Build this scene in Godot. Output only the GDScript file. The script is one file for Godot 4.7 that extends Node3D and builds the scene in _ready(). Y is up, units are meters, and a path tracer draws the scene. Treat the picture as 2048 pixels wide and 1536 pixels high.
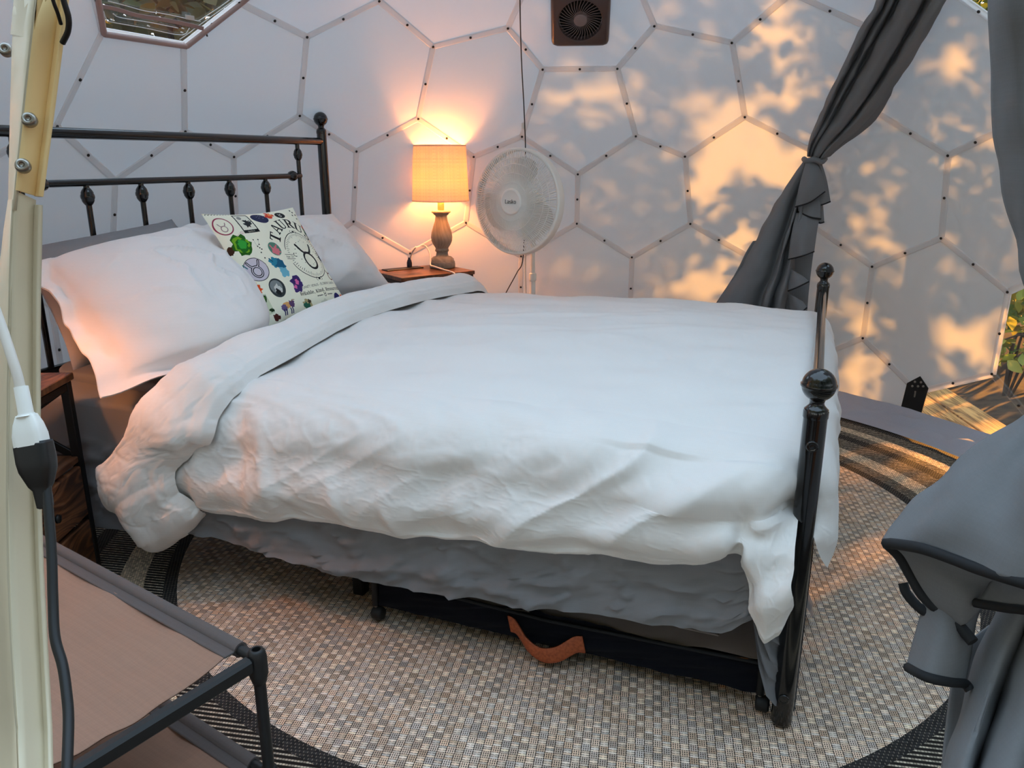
extends Node3D

# ------------------------------------------------------------------ frame of the scene
const CAM := Vector3(0, 1.09, 0)
const FOCAL := 1554.23                      # pixels of a 2048 x 1536 frame
const DOME_C := Vector3(0.17406, 0.45911, -2.23103)
const DOME_R := 1.842
const NF := Vector3(0.5391, 0, -1.3099)     # floor under the near foot post of the bed
const BED_L := Vector3(-0.93021, 0, -0.36702)   # towards the headboard
const BED_W := Vector3(0.36702, 0, -0.93021)    # towards the far side
const RUG_C := Vector3(0.168, 0, -2.2345)
var SUN := Vector3(0.80, 0.235, -0.55).normalized()
var cam_basis := Basis(Vector3(1, -0.00132486, 0.00038376), Vector3(0.00137932, 0.960515, -0.27822463), Vector3(0, 0.27822489, 0.96051596)).orthonormalized()
var names := {}
var M := {}
var fn := FastNoiseLite.new()
var rng := RandomNumberGenerator.new()
var bed_xf := Transform3D(Basis(BED_L, Vector3.UP, BED_W), NF)


func _ready() -> void:
	rng.seed = 7
	fn.seed = 3
	fn.noise_type = FastNoiseLite.TYPE_SIMPLEX
	fn.frequency = 1.0
	fn.fractal_type = FastNoiseLite.FRACTAL_NONE
	set_camera_and_light()
	make_materials()
	build_outdoors()
	build_dome()
	build_floor_and_rug()
	build_bed()
	build_bedding()
	build_nightstands()
	build_lamps()
	build_fan()
	build_cords()
	build_curtains()
	build_shoe_rack()
	build_door_post()


func set_camera_and_light() -> void:
	var cam := Camera3D.new()
	cam.name = "camera"
	cam.fov = rad_to_deg(2.0 * atan(768.0 / FOCAL))
	cam.near = 0.02
	cam.transform = Transform3D(cam_basis, CAM)
	add_child(cam)
	cam.current = true
	var we := WorldEnvironment.new()
	we.name = "world"
	var env := Environment.new()
	var sky := Sky.new()
	var sm := ProceduralSkyMaterial.new()
	sm.sky_top_color = Color(0.72, 0.82, 0.91)
	sm.sky_horizon_color = Color(0.93, 0.935, 0.91)
	sm.ground_horizon_color = Color(0.55, 0.53, 0.48)
	sm.ground_bottom_color = Color(0.3, 0.27, 0.22)
	sm.sky_energy_multiplier = 1.0
	sky.sky_material = sm
	env.background_mode = Environment.BG_SKY
	env.sky = sky
	env.tonemap_mode = Environment.TONE_MAPPER_LINEAR
	env.tonemap_exposure = 3.4
	env.sdfgi_enabled = true
	env.ssao_enabled = true
	env.ssil_enabled = true
	we.environment = env
	add_child(we)
	var sun := DirectionalLight3D.new()
	sun.name = "sun"
	sun.light_color = Color(1.0, 0.675, 0.30)
	sun.light_energy = 2.3
	sun.light_angular_distance = 1.1
	sun.shadow_enabled = true
	sun.basis = Basis.looking_at(-SUN, Vector3.UP)
	add_child(sun)


# ------------------------------------------------------------------ mesh builder (triangles are given counter-clockwise)
class MB:
	var v := PackedVector3Array()
	var uv := PackedVector2Array()
	var col := PackedColorArray()
	var idx := PackedInt32Array()

	func add(p: Vector3, t := Vector2.ZERO) -> int:
		v.append(p)
		uv.append(t)
		return v.size() - 1

	func tri(a: int, b: int, c: int) -> void:
		idx.append(a)
		idx.append(b)
		idx.append(c)

	func quad(a: int, b: int, c: int, d: int) -> void:
		tri(a, b, c)
		tri(a, c, d)

	func flat(ps: Array) -> void:
		var k := []
		for p in ps:
			k.append(add(p, Vector2(p.x, p.z)))
		for i in range(1, ps.size() - 1):
			tri(k[0], k[i], k[i + 1])

	func normals() -> PackedVector3Array:
		var n := PackedVector3Array()
		n.resize(v.size())
		for i in range(0, idx.size(), 3):
			var a := idx[i]
			var b := idx[i + 1]
			var c := idx[i + 2]
			var m := (v[b] - v[a]).cross(v[c] - v[a])
			n[a] += m
			n[b] += m
			n[c] += m
		for i in n.size():
			n[i] = n[i].normalized() if n[i].length_squared() > 1e-20 else Vector3.UP
		return n

	# a grid of (nu + 1) x (nv + 1) points; outward is du x dv
	func grid(nu: int, nv: int, f: Callable, flip := false, wrap_u := false) -> int:
		var first := v.size()
		for j in nv + 1:
			for i in nu + 1:
				var a := float(i) / nu
				var b := float(j) / nv
				if wrap_u and i == nu:
					continue
				add(f.call(a, b), Vector2(a, b))
		var w := nu if wrap_u else nu + 1
		for j in nv:
			for i in nu:
				var i2 := (i + 1) % w if wrap_u else i + 1
				var a := first + j * w + i
				var b := first + j * w + i2
				var c := first + (j + 1) * w + i2
				var d := first + (j + 1) * w + i
				if flip:
					quad(a, d, c, b)
				else:
					quad(a, b, c, d)
		return first

	# chamfered box
	func box(c: Vector3, s: Vector3, bev := 0.003, bs := Basis.IDENTITY) -> void:
		var h := s / 2.0
		var b := minf(bev, minf(h.x, minf(h.y, h.z)) * 0.9)
		var pt := func(sx, sy, sz, k):     # k: which axis keeps full size
			var q := Vector3(sx * (h.x - (0.0 if k == 0 else b)), sy * (h.y - (0.0 if k == 1 else b)), sz * (h.z - (0.0 if k == 2 else b)))
			return c + bs * q
		for k in 3:
			for s1 in [-1.0, 1.0]:
				var ps := []
				for e in [[-1.0, -1.0], [1.0, -1.0], [1.0, 1.0], [-1.0, 1.0]]:
					var q := [0.0, 0.0, 0.0]
					q[k] = s1
					q[(k + 1) % 3] = e[0]
					q[(k + 2) % 3] = e[1]
					ps.append(pt.call(q[0], q[1], q[2], k))
				if s1 < 0:
					ps.reverse()
				flat(ps)
		for k in 3:                         # edges along axis k
			var k1 := (k + 1) % 3
			var k2 := (k + 2) % 3
			for s1 in [-1.0, 1.0]:
				for s2 in [-1.0, 1.0]:
					var ps := []
					for e in [[-1.0, k1], [1.0, k1], [1.0, k2], [-1.0, k2]]:
						var q := [0.0, 0.0, 0.0]
						q[k] = e[0]
						q[k1] = s1
						q[k2] = s2
						ps.append(pt.call(q[0], q[1], q[2], e[1]))
					if s1 * s2 < 0:
						ps.reverse()
					flat(ps)
		for sx in [-1.0, 1.0]:
			for sy in [-1.0, 1.0]:
				for sz in [-1.0, 1.0]:
					var ps := [pt.call(sx, sy, sz, 0), pt.call(sx, sy, sz, 1), pt.call(sx, sy, sz, 2)]
					if sx * sy * sz < 0:
						ps.reverse()
					flat(ps)

	# a tube along points; r is a float or an Array of radii
	func tube(ps: Array, r, seg := 10, cap := true, sx := 1.0, up := Vector3.ZERO) -> void:
		var n := ps.size()
		var first := v.size()
		var tan0: Vector3 = (ps[1] - ps[0]).normalized()
		var side := up.cross(tan0) if up != Vector3.ZERO else (Vector3.UP.cross(tan0) if absf(tan0.y) < 0.95 else Vector3.RIGHT.cross(tan0))
		side = side.normalized()
		for i in n:
			var t: Vector3 = (ps[mini(i + 1, n - 1)] - ps[maxi(i - 1, 0)]).normalized()
			side = (side - t * side.dot(t)).normalized()
			var up2 := t.cross(side)
			var rr: float = r[i] if r is Array else r
			for k in seg:
				var a := TAU * k / seg
				add(ps[i] + (side * cos(a) * sx + up2 * sin(a)) * rr, Vector2(float(k) / seg, float(i) / maxi(n - 1, 1)))
		for i in n - 1:
			for k in seg:
				var k2 := (k + 1) % seg
				quad(first + i * seg + k, first + i * seg + k2, first + (i + 1) * seg + k2, first + (i + 1) * seg + k)
		if cap:
			for e in 2:
				var base := first + (0 if e == 0 else (n - 1) * seg)
				var c := add(ps[0 if e == 0 else n - 1])
				var ring := []
				for k in seg:
					ring.append(add(v[base + k]))
				for k in seg:
					if e == 0:
						tri(c, ring[(k + 1) % seg], ring[k])
					else:
						tri(c, ring[k], ring[(k + 1) % seg])

	# profile points are (radius, height) from bottom to top, turned about an axis
	func lathe(profile: Array, seg := 28, at := Vector3.ZERO, bs := Basis.IDENTITY, smooth := true) -> void:
		var m := profile.size()
		var rows := []
		for j in m:
			var row := []
			var p: Vector2 = profile[j]
			for k in seg:
				var a := TAU * k / seg
				row.append(add(at + bs * Vector3(cos(a) * p.x, p.y, -sin(a) * p.x), Vector2(float(k) / seg, float(j) / (m - 1))))
			rows.append(row)
		for j in m - 1:
			for k in seg:
				var k2 := (k + 1) % seg
				quad(rows[j][k], rows[j][k2], rows[j + 1][k2], rows[j + 1][k])

	func mesh() -> ArrayMesh:
		var a := []
		a.resize(Mesh.ARRAY_MAX)
		a[Mesh.ARRAY_VERTEX] = v
		a[Mesh.ARRAY_NORMAL] = normals()
		a[Mesh.ARRAY_TEX_UV] = uv
		if col.size() == v.size():
			a[Mesh.ARRAY_COLOR] = col
		var f := PackedInt32Array()
		f.resize(idx.size())
		for i in range(0, idx.size(), 3):
			f[i] = idx[i]
			f[i + 1] = idx[i + 2]
			f[i + 2] = idx[i + 1]
		a[Mesh.ARRAY_INDEX] = f
		var am := ArrayMesh.new()
		am.add_surface_from_arrays(Mesh.PRIMITIVE_TRIANGLES, a)
		return am


# ------------------------------------------------------------------ nodes
func numbered(called: String) -> String:
	if not names.has(called):
		names[called] = 0
		return called
	names[called] += 1
	return "%s_%03d" % [called, names[called]]


func tag(o: Node, label: String, category: String, group := "") -> Node:
	o.set_meta("label", label)
	o.set_meta("category", category)
	if group:
		o.set_meta("group", group)
	return o


func thing(called: String, label: String, category: String, at := Vector3.ZERO, group := "") -> Node3D:
	var o := Node3D.new()
	o.name = numbered(called)
	add_child(o)
	o.position = at
	tag(o, label, category, group)
	return o


func put(called: String, mb, mat: Material, parent: Node = null) -> MeshInstance3D:
	var o := MeshInstance3D.new()
	o.mesh = mb.mesh() if mb is MB else mb
	o.material_override = mat
	o.name = called
	if parent == null:
		o.name = numbered(called)
		add_child(o)
	else:
		parent.add_child(o, true)
	return o


# pixel of the 2048 x 1536 frame at a distance from the camera
func at(u: float, v: float, d: float) -> Vector3:
	return CAM + cam_basis * (Vector3((u - 1024.0) / FOCAL, -(v - 768.0) / FOCAL, -1.0).normalized() * d)


func bed(s: float, y: float, t: float) -> Vector3:
	return NF + BED_L * s + BED_W * t + Vector3(0, y, 0)


func lut(t: Array, x: float) -> float:          # smooth interpolation in a table of [x, y]
	if x <= t[0][0]:
		return t[0][1]
	for i in range(1, t.size()):
		if x <= t[i][0]:
			var f: float = (x - t[i - 1][0]) / (t[i][0] - t[i - 1][0])
			return lerpf(t[i - 1][1], t[i][1], f * f * (3.0 - 2.0 * f) * 0.5 + f * 0.5)
	return t[-1][1]


func spline(ps: Array, n: int) -> Array:          # Catmull-Rom through points
	var out := []
	var m := ps.size()
	for i in n + 1:
		var x := float(i) / n * (m - 1)
		var k := mini(int(x), m - 2)
		var f := x - k
		var p0 = ps[k - 1] if k > 0 else ps[0] * 2.0 - ps[1]
		var p3 = ps[k + 2] if k + 2 < m else ps[m - 1] * 2.0 - ps[m - 2]
		out.append(ps[k].cubic_interpolate(ps[k + 1], p0, p3, f))
	return out


func patch(rows: Array, nu: int, nv: int) -> Array:   # rows of control points, all of one length -> (nv + 1) rows of (nu + 1) points
	var fine := []
	for r in rows:
		fine.append(spline(r, nu))
	var out := []
	for j in nv + 1:
		out.append([])
	for i in nu + 1:
		var c := []
		for r in fine:
			c.append(r[i])
		var s := spline(c, nv)
		for j in nv + 1:
			out[j].append(s[j])
	return out


# a sheet through a grid of points, with a thickness; wrinkle(p, n, u, v) moves each point along its normal
func sheet(mb: MB, pts: Array, thick := 0.003, wrinkle = null) -> void:
	var nv := pts.size() - 1
	var nu: int = pts[0].size() - 1
	var g := MB.new()
	g.grid(nu, nv, func(a, b): return pts[roundi(b * nv)][roundi(a * nu)])
	if wrinkle != null:
		var n0 := g.normals()
		for i in g.v.size():
			g.v[i] += n0[i] * float(wrinkle.call(g.v[i], n0[i], g.uv[i].x, g.uv[i].y))
	var n := g.normals()
	var w := nu + 1
	var first := mb.v.size()
	for i in g.v.size():
		mb.add(g.v[i] + n[i] * thick * 0.5, g.uv[i])
	var back := mb.v.size()
	for i in g.v.size():
		mb.add(g.v[i] - n[i] * thick * 0.5, g.uv[i])
	for i in range(0, g.idx.size(), 3):
		mb.tri(first + g.idx[i], first + g.idx[i + 1], first + g.idx[i + 2])
		mb.tri(back + g.idx[i], back + g.idx[i + 2], back + g.idx[i + 1])
	var rim := []
	for i in nu:
		rim.append([i, i + 1])
	for j in nv:
		rim.append([j * w + nu, (j + 1) * w + nu])
	for i in nu:
		rim.append([nv * w + nu - i, nv * w + nu - i - 1])
	for j in nv:
		rim.append([(nv - j) * w, (nv - j - 1) * w])
	for e in rim:
		mb.quad(first + e[1], first + e[0], back + e[0], back + e[1])


func fbm(p: Vector3, oct := 3) -> float:
	var a := 1.0
	var s := 0.0
	for i in oct:
		s += a * fn.get_noise_3dv(p)
		p = p * 2.03 + Vector3(17.1, 5.3, 9.7)
		a *= 0.5
	return s


func ridge(p: Vector3) -> float:                   # creases: 0 far away, 1 on the crease line
	return pow(maxf(0.0, 1.0 - absf(fn.get_noise_3dv(p)) * 3.2), 2.0)


# ------------------------------------------------------------------ materials
func mat(color: Color, rough := 0.6, metal := 0.0, spec := 0.5) -> StandardMaterial3D:
	var m := StandardMaterial3D.new()
	m.albedo_color = color
	m.roughness = rough
	m.metallic = metal
	m.metallic_specular = spec
	return m


func img_tex(w: int, h: int, data: PackedByteArray) -> ImageTexture:
	return ImageTexture.create_from_image(Image.create_from_data(w, h, false, Image.FORMAT_RGB8, data))


func noise_tex(size: int, freq: float, ramp: Array, oct := 4, stretch := 1.0) -> NoiseTexture2D:
	var n := FastNoiseLite.new()
	n.seed = 11
	n.noise_type = FastNoiseLite.TYPE_SIMPLEX_SMOOTH
	n.frequency = freq
	n.fractal_octaves = oct
	var t := NoiseTexture2D.new()
	t.width = size
	t.height = int(size * stretch)
	t.seamless = true
	t.noise = n
	var g := Gradient.new()
	g.offsets = PackedFloat32Array([0.0, 1.0])
	g.colors = PackedColorArray([ramp[0], ramp[-1]])
	for i in range(1, ramp.size() - 1):
		g.add_point(float(i) / (ramp.size() - 1), ramp[i])
	t.color_ramp = g
	return t


func weave_tex(base: Color, vary: float, cells := 32, px := 8, slub := 0.0) -> Array:      # plain cloth: [colour, height]
	var n := cells * px
	var c := PackedByteArray()
	var h := PackedByteArray()
	c.resize(n * n * 3)
	h.resize(n * n * 3)
	var r := RandomNumberGenerator.new()
	r.seed = 5
	var wx := []
	var wy := []
	for i in cells:
		wx.append(r.randf_range(-1, 1))
		wy.append(r.randf_range(-1, 1))
	for y in n:
		for x in n:
			var ci := x / px
			var cj := y / px
			var fx := (x % px + 0.5) / px - 0.5
			var fy := (y % px + 0.5) / px - 0.5
			var over := (ci + cj) % 2 == 0
			var hh := cos(fx * PI) * (0.6 + 0.4 * cos(fy * PI)) if over else cos(fy * PI) * (0.6 + 0.4 * cos(fx * PI))
			var k: float = 1.0 + vary * (wx[ci] if over else wy[cj]) + slub * sin(wx[ci] * 40.0 + y * 0.05) * 0.5
			var o := (y * n + x) * 3
			c[o] = clampi(int(base.r * k * 255), 0, 255)
			c[o + 1] = clampi(int(base.g * k * 255), 0, 255)
			c[o + 2] = clampi(int(base.b * k * 255), 0, 255)
			var q := clampi(int(hh * 255), 0, 255)
			h[o] = q
			h[o + 1] = q
			h[o + 2] = q
	return [img_tex(n, n, c), img_tex(n, n, h)]


func cloth_mat(color: Color, scale: float, vary := 0.03, relief := 0.03, sheen := 0.15) -> StandardMaterial3D:
	var t := weave_tex(Color.WHITE * 0.97, vary)
	var m := mat(color, 0.9, 0.0, 0.25)
	m.albedo_texture = t[0]
	m.heightmap_enabled = true
	m.heightmap_texture = t[1]
	m.heightmap_scale = relief
	m.uv1_triplanar = true
	m.uv1_scale = Vector3.ONE * scale
	m.rim_enabled = sheen > 0
	m.rim = sheen
	m.rim_tint = 0.6
	return m


func wood_tex(a: Color, b: Color, c: Color, w := 256, h := 512, knots := 2) -> ImageTexture:
	var d := PackedByteArray()
	d.resize(w * h * 3)
	for y in h:
		for x in w:
			var u := float(x) / w
			var v := float(y) / h
			var warp := fn.get_noise_2d(u * 3.0, v * 1.6 + 7.0) * 0.25
			var g := fn.get_noise_2d((u + warp * 0.35) * 26.0, v * 1.3)
			var f := fn.get_noise_2d(u * 130.0, v * 9.0)
			var big := fn.get_noise_2d(u * 4.0 + 3.0, v * 2.5)
			var t := clampf(0.5 + 0.42 * g + 0.16 * f + 0.35 * big, 0, 1)
			var k := a.lerp(b, t * 2.0) if t < 0.5 else b.lerp(c, t * 2.0 - 1.0)
			var o := (y * w + x) * 3
			d[o] = int(k.r * 255)
			d[o + 1] = int(k.g * 255)
			d[o + 2] = int(k.b * 255)
	return img_tex(w, h, d)


func rug_field_tex() -> Array:                     # basket weave: thick strand cells and open mesh cells, 20 x 20 cells
	var cells := 20
	var px := 36
	var n := cells * px
	var c := PackedByteArray()
	var h := PackedByteArray()
	c.resize(n * n * 3)
	h.resize(n * n * 3)
	var r := RandomNumberGenerator.new()
	r.seed = 21
	var tone := []
	for i in cells * cells * 4:
		tone.append([r.randf_range(0.80, 1.04), r.randf_range(-0.035, 0.035)])
	var dark := Color(0.25, 0.21, 0.185)
	var tan_c := Color(0.98, 0.89, 0.80)
	for y in n:
		for x in n:
			var ci := x / px
			var cj := y / px
			var fx := (x % px + 0.5) / px
			var fy := (y % px + 0.5) / px
			var k := dark
			var hh := 0.05
			if (ci + cj) % 2 == 0:                  # three thick strands lying across the cell
				var s := int(fy * 3.0)
				var q := absf(fy * 3.0 - s - 0.5) * 2.0
				var e := absf(fx - 0.5) * 2.0
				var t = tone[(cj * cells + ci) * 4 + s]
				if e < 0.97 and q < 0.93 - 0.25 * e * e:
					k = Color(tan_c.r * t[0] + t[1], tan_c.g * t[0], tan_c.b * t[0] - t[1])
					hh = (0.55 + 0.45 * sqrt(1.0 - e * e * 0.95)) * sqrt(maxf(0.0, 1.0 - q * q * 0.8))
			else:                                   # thin light yarns crossing over the dark ground
				var gx := absf(fposmod(fx * 4.0, 1.0) - 0.5) * 2.0
				var gy := absf(fposmod(fy * 3.0, 1.0) - 0.5) * 2.0
				var t = tone[(cj * cells + ci) * 4 + 3]
				if gx < 0.55 or gy < 0.36:
					k = Color(tan_c.r * t[0] * 0.94 + t[1], tan_c.g * t[0] * 0.93, tan_c.b * t[0] * 0.93 - t[1])
					hh = 0.34 if gx < 0.5 else 0.26
			if fx < 0.05 or fx > 0.95:
				k = dark if (int(fy * 9.0) % 2 == 0) else k
				hh *= 0.4
			var o := (y * n + x) * 3
			c[o] = clampi(int(k.r * 255), 0, 255)
			c[o + 1] = clampi(int(k.g * 255), 0, 255)
			c[o + 2] = clampi(int(k.b * 255), 0, 255)
			var qh := clampi(int(hh * 255), 0, 255)
			h[o] = qh
			h[o + 1] = qh
			h[o + 2] = qh
	return [img_tex(n, n, c), img_tex(n, n, h)]


func rug_band_tex(kind: int) -> Array:             # 0 black strands, 1 light ribs on dark, 2 light tan
	var cells := 24
	var px := 16
	var n := cells * px
	var c := PackedByteArray()
	var h := PackedByteArray()
	c.resize(n * n * 3)
	h.resize(n * n * 3)
	var r := RandomNumberGenerator.new()
	r.seed = 40 + kind
	var tone := []
	for i in cells * cells:
		tone.append(r.randf_range(0.78, 1.15))
	for y in n:
		for x in n:
			var cj := y / px
			var ci := ((x + (cj % 2) * px / 2) % n) / px
			var fx := ((x + (cj % 2) * px / 2) % px + 0.5) / px
			var fy := (y % px + 0.5) / px
			var q := absf(fy - 0.5) * 2.0
			var e := absf(fx - 0.5) * 2.0
			var t: float = tone[cj * cells + ci]
			var k := Color(0.13, 0.115, 0.105)
			var hh := sqrt(maxf(0.0, 1.0 - q * q)) * sqrt(maxf(0.0, 1.0 - e * e * 0.9))
			if kind == 0:
				k = Color(0.20, 0.19, 0.185) * t
				if e > 0.86 and q < 0.5:
					k = Color(0.62, 0.57, 0.50)
				if q > 0.9:
					k = Color(0.07, 0.065, 0.06)
			elif kind == 1:
				if cj % 2 == 0 and q < 0.75 and e < 0.9:
					k = Color(0.74, 0.69, 0.61) * t
				else:
					hh *= 0.4
			else:
				k = Color(0.90, 0.81, 0.69) * t
				if q > 0.82 or e > 0.9:
					k = Color(0.22, 0.19, 0.165)
			var o := (y * n + x) * 3
			c[o] = clampi(int(k.r * 255), 0, 255)
			c[o + 1] = clampi(int(k.g * 255), 0, 255)
			c[o + 2] = clampi(int(k.b * 255), 0, 255)
			var qh := clampi(int(hh * 255), 0, 255)
			h[o] = qh
			h[o + 1] = qh
			h[o + 2] = qh
	return [img_tex(n, n, c), img_tex(n, n, h)]


func woven(t: Array, relief: float, scale := 1.0) -> StandardMaterial3D:
	var m := mat(Color.WHITE, 0.85, 0.0, 0.3)
	m.albedo_texture = t[0]
	m.heightmap_enabled = true
	m.heightmap_texture = t[1]
	m.heightmap_scale = relief
	m.uv1_scale = Vector3.ONE * scale
	return m


func make_materials() -> void:
	var p := mat(Color(0.88, 0.885, 0.885), 0.28, 0.0, 0.5)
	p.backlight_enabled = true
	p.backlight = Color(0.525, 0.545, 0.57)
	M.panel = p
	var s := mat(Color(0.93, 0.925, 0.925), 0.4, 0.0, 0.5)
	s.backlight_enabled = true
	s.backlight = Color(1.0, 0.98, 0.97)
	M.seam = s
	var cl := mat(Color(0.95, 0.97, 0.97, 0.06), 0.04)
	cl.transparency = BaseMaterial3D.TRANSPARENCY_ALPHA
	M.clear = cl
	M.bolt = mat(Color(0.22, 0.20, 0.19), 0.45, 0.6)
	M.black_metal = mat(Color(0.028, 0.027, 0.029), 0.16, 0.0, 0.5)
	M.black_metal.clearcoat_enabled = true
	M.black_metal.clearcoat = 0.35
	M.black_metal.clearcoat_roughness = 0.06
	M.frame_black = mat(Color(0.06, 0.06, 0.062), 0.45, 0.3)
	M.steel = mat(Color(0.62, 0.60, 0.57), 0.35, 0.9)
	M.plate = mat(Color(0.13, 0.13, 0.13), 0.5, 0.4)
	M.skirt = cloth_mat(Color(0.72, 0.72, 0.76), 60.0, 0.03, 0.02, 0.1)
	M.duvet = cloth_mat(Color(0.93, 0.915, 0.90), 130.0, 0.015, 0.006, 0.2)
	M.pillow_white = cloth_mat(Color(0.93, 0.91, 0.90), 130.0, 0.015, 0.006, 0.2)
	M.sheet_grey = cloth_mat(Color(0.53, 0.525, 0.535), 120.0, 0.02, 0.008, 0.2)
	M.curtain = cloth_mat(Color(0.475, 0.48, 0.49), 110.0, 0.03, 0.01, 0.3)
	M.piping = mat(Color(0.07, 0.075, 0.09), 0.8)
	M.mattress = cloth_mat(Color(0.8, 0.8, 0.78), 60.0)
	var wt := wood_tex(Color(0.19, 0.105, 0.065), Color(0.37, 0.225, 0.14), Color(0.50, 0.325, 0.21))
	var w := mat(Color.WHITE, 0.38, 0.0, 0.5)
	w.albedo_texture = wt
	M.wood = w
	M.wood_tri = w.duplicate()
	M.wood_tri.uv1_triplanar = true
	M.wood_tri.uv1_scale = Vector3(2.2, 2.2, 2.2)
	var dk := mat(Color.WHITE, 0.75)
	dk.albedo_texture = wood_tex(Color(0.42, 0.30, 0.16), Color(0.72, 0.54, 0.30), Color(0.86, 0.68, 0.42))
	dk.uv1_scale = Vector3(1, 3, 1)
	M.deck = dk
	M.under = mat(Color(0.20, 0.16, 0.12), 0.9)
	M.white_plastic = mat(Color(0.93, 0.93, 0.91), 0.38)
	M.blade = mat(Color(0.90, 0.89, 0.87), 0.35)
	M.blade.backlight_enabled = true
	M.blade.backlight = Color(0.35, 0.35, 0.34)
	M.grey_print = mat(Color(0.25, 0.25, 0.26), 0.6)
	M.white_cord = mat(Color(0.88, 0.86, 0.83), 0.45)
	M.black_cord = mat(Color(0.04, 0.04, 0.045), 0.5)
	M.blue_plug = mat(Color(0.06, 0.08, 0.16), 0.45)
	M.bin_cloth = cloth_mat(Color(0.085, 0.09, 0.12), 70.0, 0.05, 0.02, 0.2)
	M.bin_lid = mat(Color(0.60, 0.54, 0.51), 0.35)
	M.leather = mat(Color(0.62, 0.29, 0.15), 0.55)
	var lt := noise_tex(256, 0.05, [Color(0.52, 0.24, 0.12), Color(0.66, 0.32, 0.17), Color(0.74, 0.38, 0.21)])
	M.leather.albedo_color = Color.WHITE
	M.leather.albedo_texture = lt
	M.leather.uv1_triplanar = true
	M.leather.uv1_scale = Vector3.ONE * 9.0
	M.rubber = mat(Color(0.05, 0.05, 0.052), 0.6)
	var soil := mat(Color.WHITE, 0.95)
	soil.albedo_texture = noise_tex(512, 0.02, [Color(0.09, 0.06, 0.04), Color(0.22, 0.155, 0.10), Color(0.33, 0.25, 0.17), Color(0.20, 0.15, 0.09)], 6)
	soil.uv1_triplanar = true
	soil.uv1_world_triplanar = true
	soil.uv1_scale = Vector3.ONE * 0.9
	M.soil = soil
	var bark := mat(Color.WHITE, 0.95)
	bark.albedo_texture = noise_tex(256, 0.03, [Color(0.10, 0.075, 0.055), Color(0.25, 0.19, 0.14), Color(0.36, 0.29, 0.22)], 5)
	bark.uv1_triplanar = true
	bark.uv1_scale = Vector3(6, 1.5, 6)
	M.bark = bark
	var leaf := mat(Color.WHITE, 0.55)
	leaf.vertex_color_use_as_albedo = true
	leaf.backlight_enabled = true
	leaf.backlight = Color(0.75, 0.8, 0.35)
	M.leaf = leaf
	var rack := cloth_mat(Color(0.64, 0.48, 0.395), 45.0, 0.06, 0.03, 0.15)
	rack.roughness = 0.55
	rack.metallic_specular = 0.5
	M.rack_cloth = rack
	M.rack_sleeve = rack.duplicate()
	M.rack_sleeve.albedo_color = Color(0.36, 0.32, 0.31)
	M.rack_plastic = mat(Color(0.07, 0.07, 0.075), 0.5)
	var al := mat(Color(0.80, 0.75, 0.645), 0.42, 0.2)
	al.roughness_texture = noise_tex(256, 0.02, [Color(0.5, 0.5, 0.5), Color(1, 1, 1)], 4)
	al.roughness = 0.6
	al.uv1_triplanar = true
	al.uv1_scale = Vector3.ONE * 4.0
	M.alu = al
	M.alu_warm_lit = al.duplicate()
	M.alu_warm_lit.albedo_color = Color(0.95, 0.83, 0.60)  # same metal, with the warm light it reflects painted into its colour
	M.zip_tape = mat(Color(0.66, 0.55, 0.53), 0.8)
	M.pink_seam = mat(Color(0.66, 0.56, 0.54), 0.6)
	M.thread = mat(Color(0.85, 0.84, 0.82), 0.6)
	M.duct = mat(Color(0.33, 0.27, 0.26), 0.3)
	M.duct_fin = mat(Color(0.52, 0.46, 0.45), 0.4)
	M.duct_hole = mat(Color(0.01, 0.01, 0.01), 0.9)


# ------------------------------------------------------------------ outdoors
func leaf_mesh(len := 1.0, wid := 0.55) -> ArrayMesh:
	var mb := MB.new()
	var prof := [0.0, 0.62, 1.0, 0.86, 0.5, 0.0]
	var l := []
	var r := []
	var m := []
	for i in 6:
		var x := i / 5.0
		var y := -0.12 * x * x
		m.append(mb.add(Vector3(x * len, y + 0.0, 0), Vector2(x, 0.5)))
		l.append(mb.add(Vector3(x * len, y + 0.06 * prof[i], prof[i] * wid * 0.5), Vector2(x, 1)))
		r.append(mb.add(Vector3(x * len, y + 0.06 * prof[i], -prof[i] * wid * 0.5), Vector2(x, 0)))
	for i in 5:
		mb.quad(m[i], l[i], l[i + 1], m[i + 1])
		mb.quad(r[i], m[i], m[i + 1], r[i + 1])
	return mb.mesh()


func leaves(parent: Node, called: String, places: Array, cols: Array) -> void:       # places: [position, size]
	var mm := MultiMesh.new()
	mm.transform_format = MultiMesh.TRANSFORM_3D
	mm.use_colors = true
	mm.mesh = leaf_mesh()
	mm.instance_count = places.size()
	for i in places.size():
		var b := Basis.from_euler(Vector3(rng.randf_range(-1.0, 1.0), rng.randf() * TAU, rng.randf_range(-1.1, 1.1)))
		var s: float = places[i][1]
		mm.set_instance_transform(i, Transform3D(b * s, places[i][0]))
		var c: Color = cols[rng.randi() % cols.size()]
		mm.set_instance_color(i, c * rng.randf_range(0.75, 1.2))
	var o := MultiMeshInstance3D.new()
	o.multimesh = mm
	o.material_override = M.leaf
	o.name = called
	o.set_meta("kind", "stuff")
	parent.add_child(o, true)


func trunk(parent: Node, called: String, ps: Array, r: Array, seg := 12) -> void:
	var mb := MB.new()
	var pts := spline(ps, 14)
	var rr := []
	for i in pts.size():
		rr.append(lerpf(r[0], r[1], float(i) / (pts.size() - 1)))
	mb.tube(pts, rr, seg)
	put(called, mb, M.bark, parent)


# where a ray towards the sun leaves the shell of the dome, from the inside surface seen at a pixel
func shell(u: float, v: float) -> Vector3:
	var d := (at(u, v, 1.0) - CAM).normalized()
	var c := DOME_C - CAM
	var b := d.dot(c)
	return CAM + d * (b + sqrt(b * b - c.length_squared() + DOME_R * DOME_R))


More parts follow.
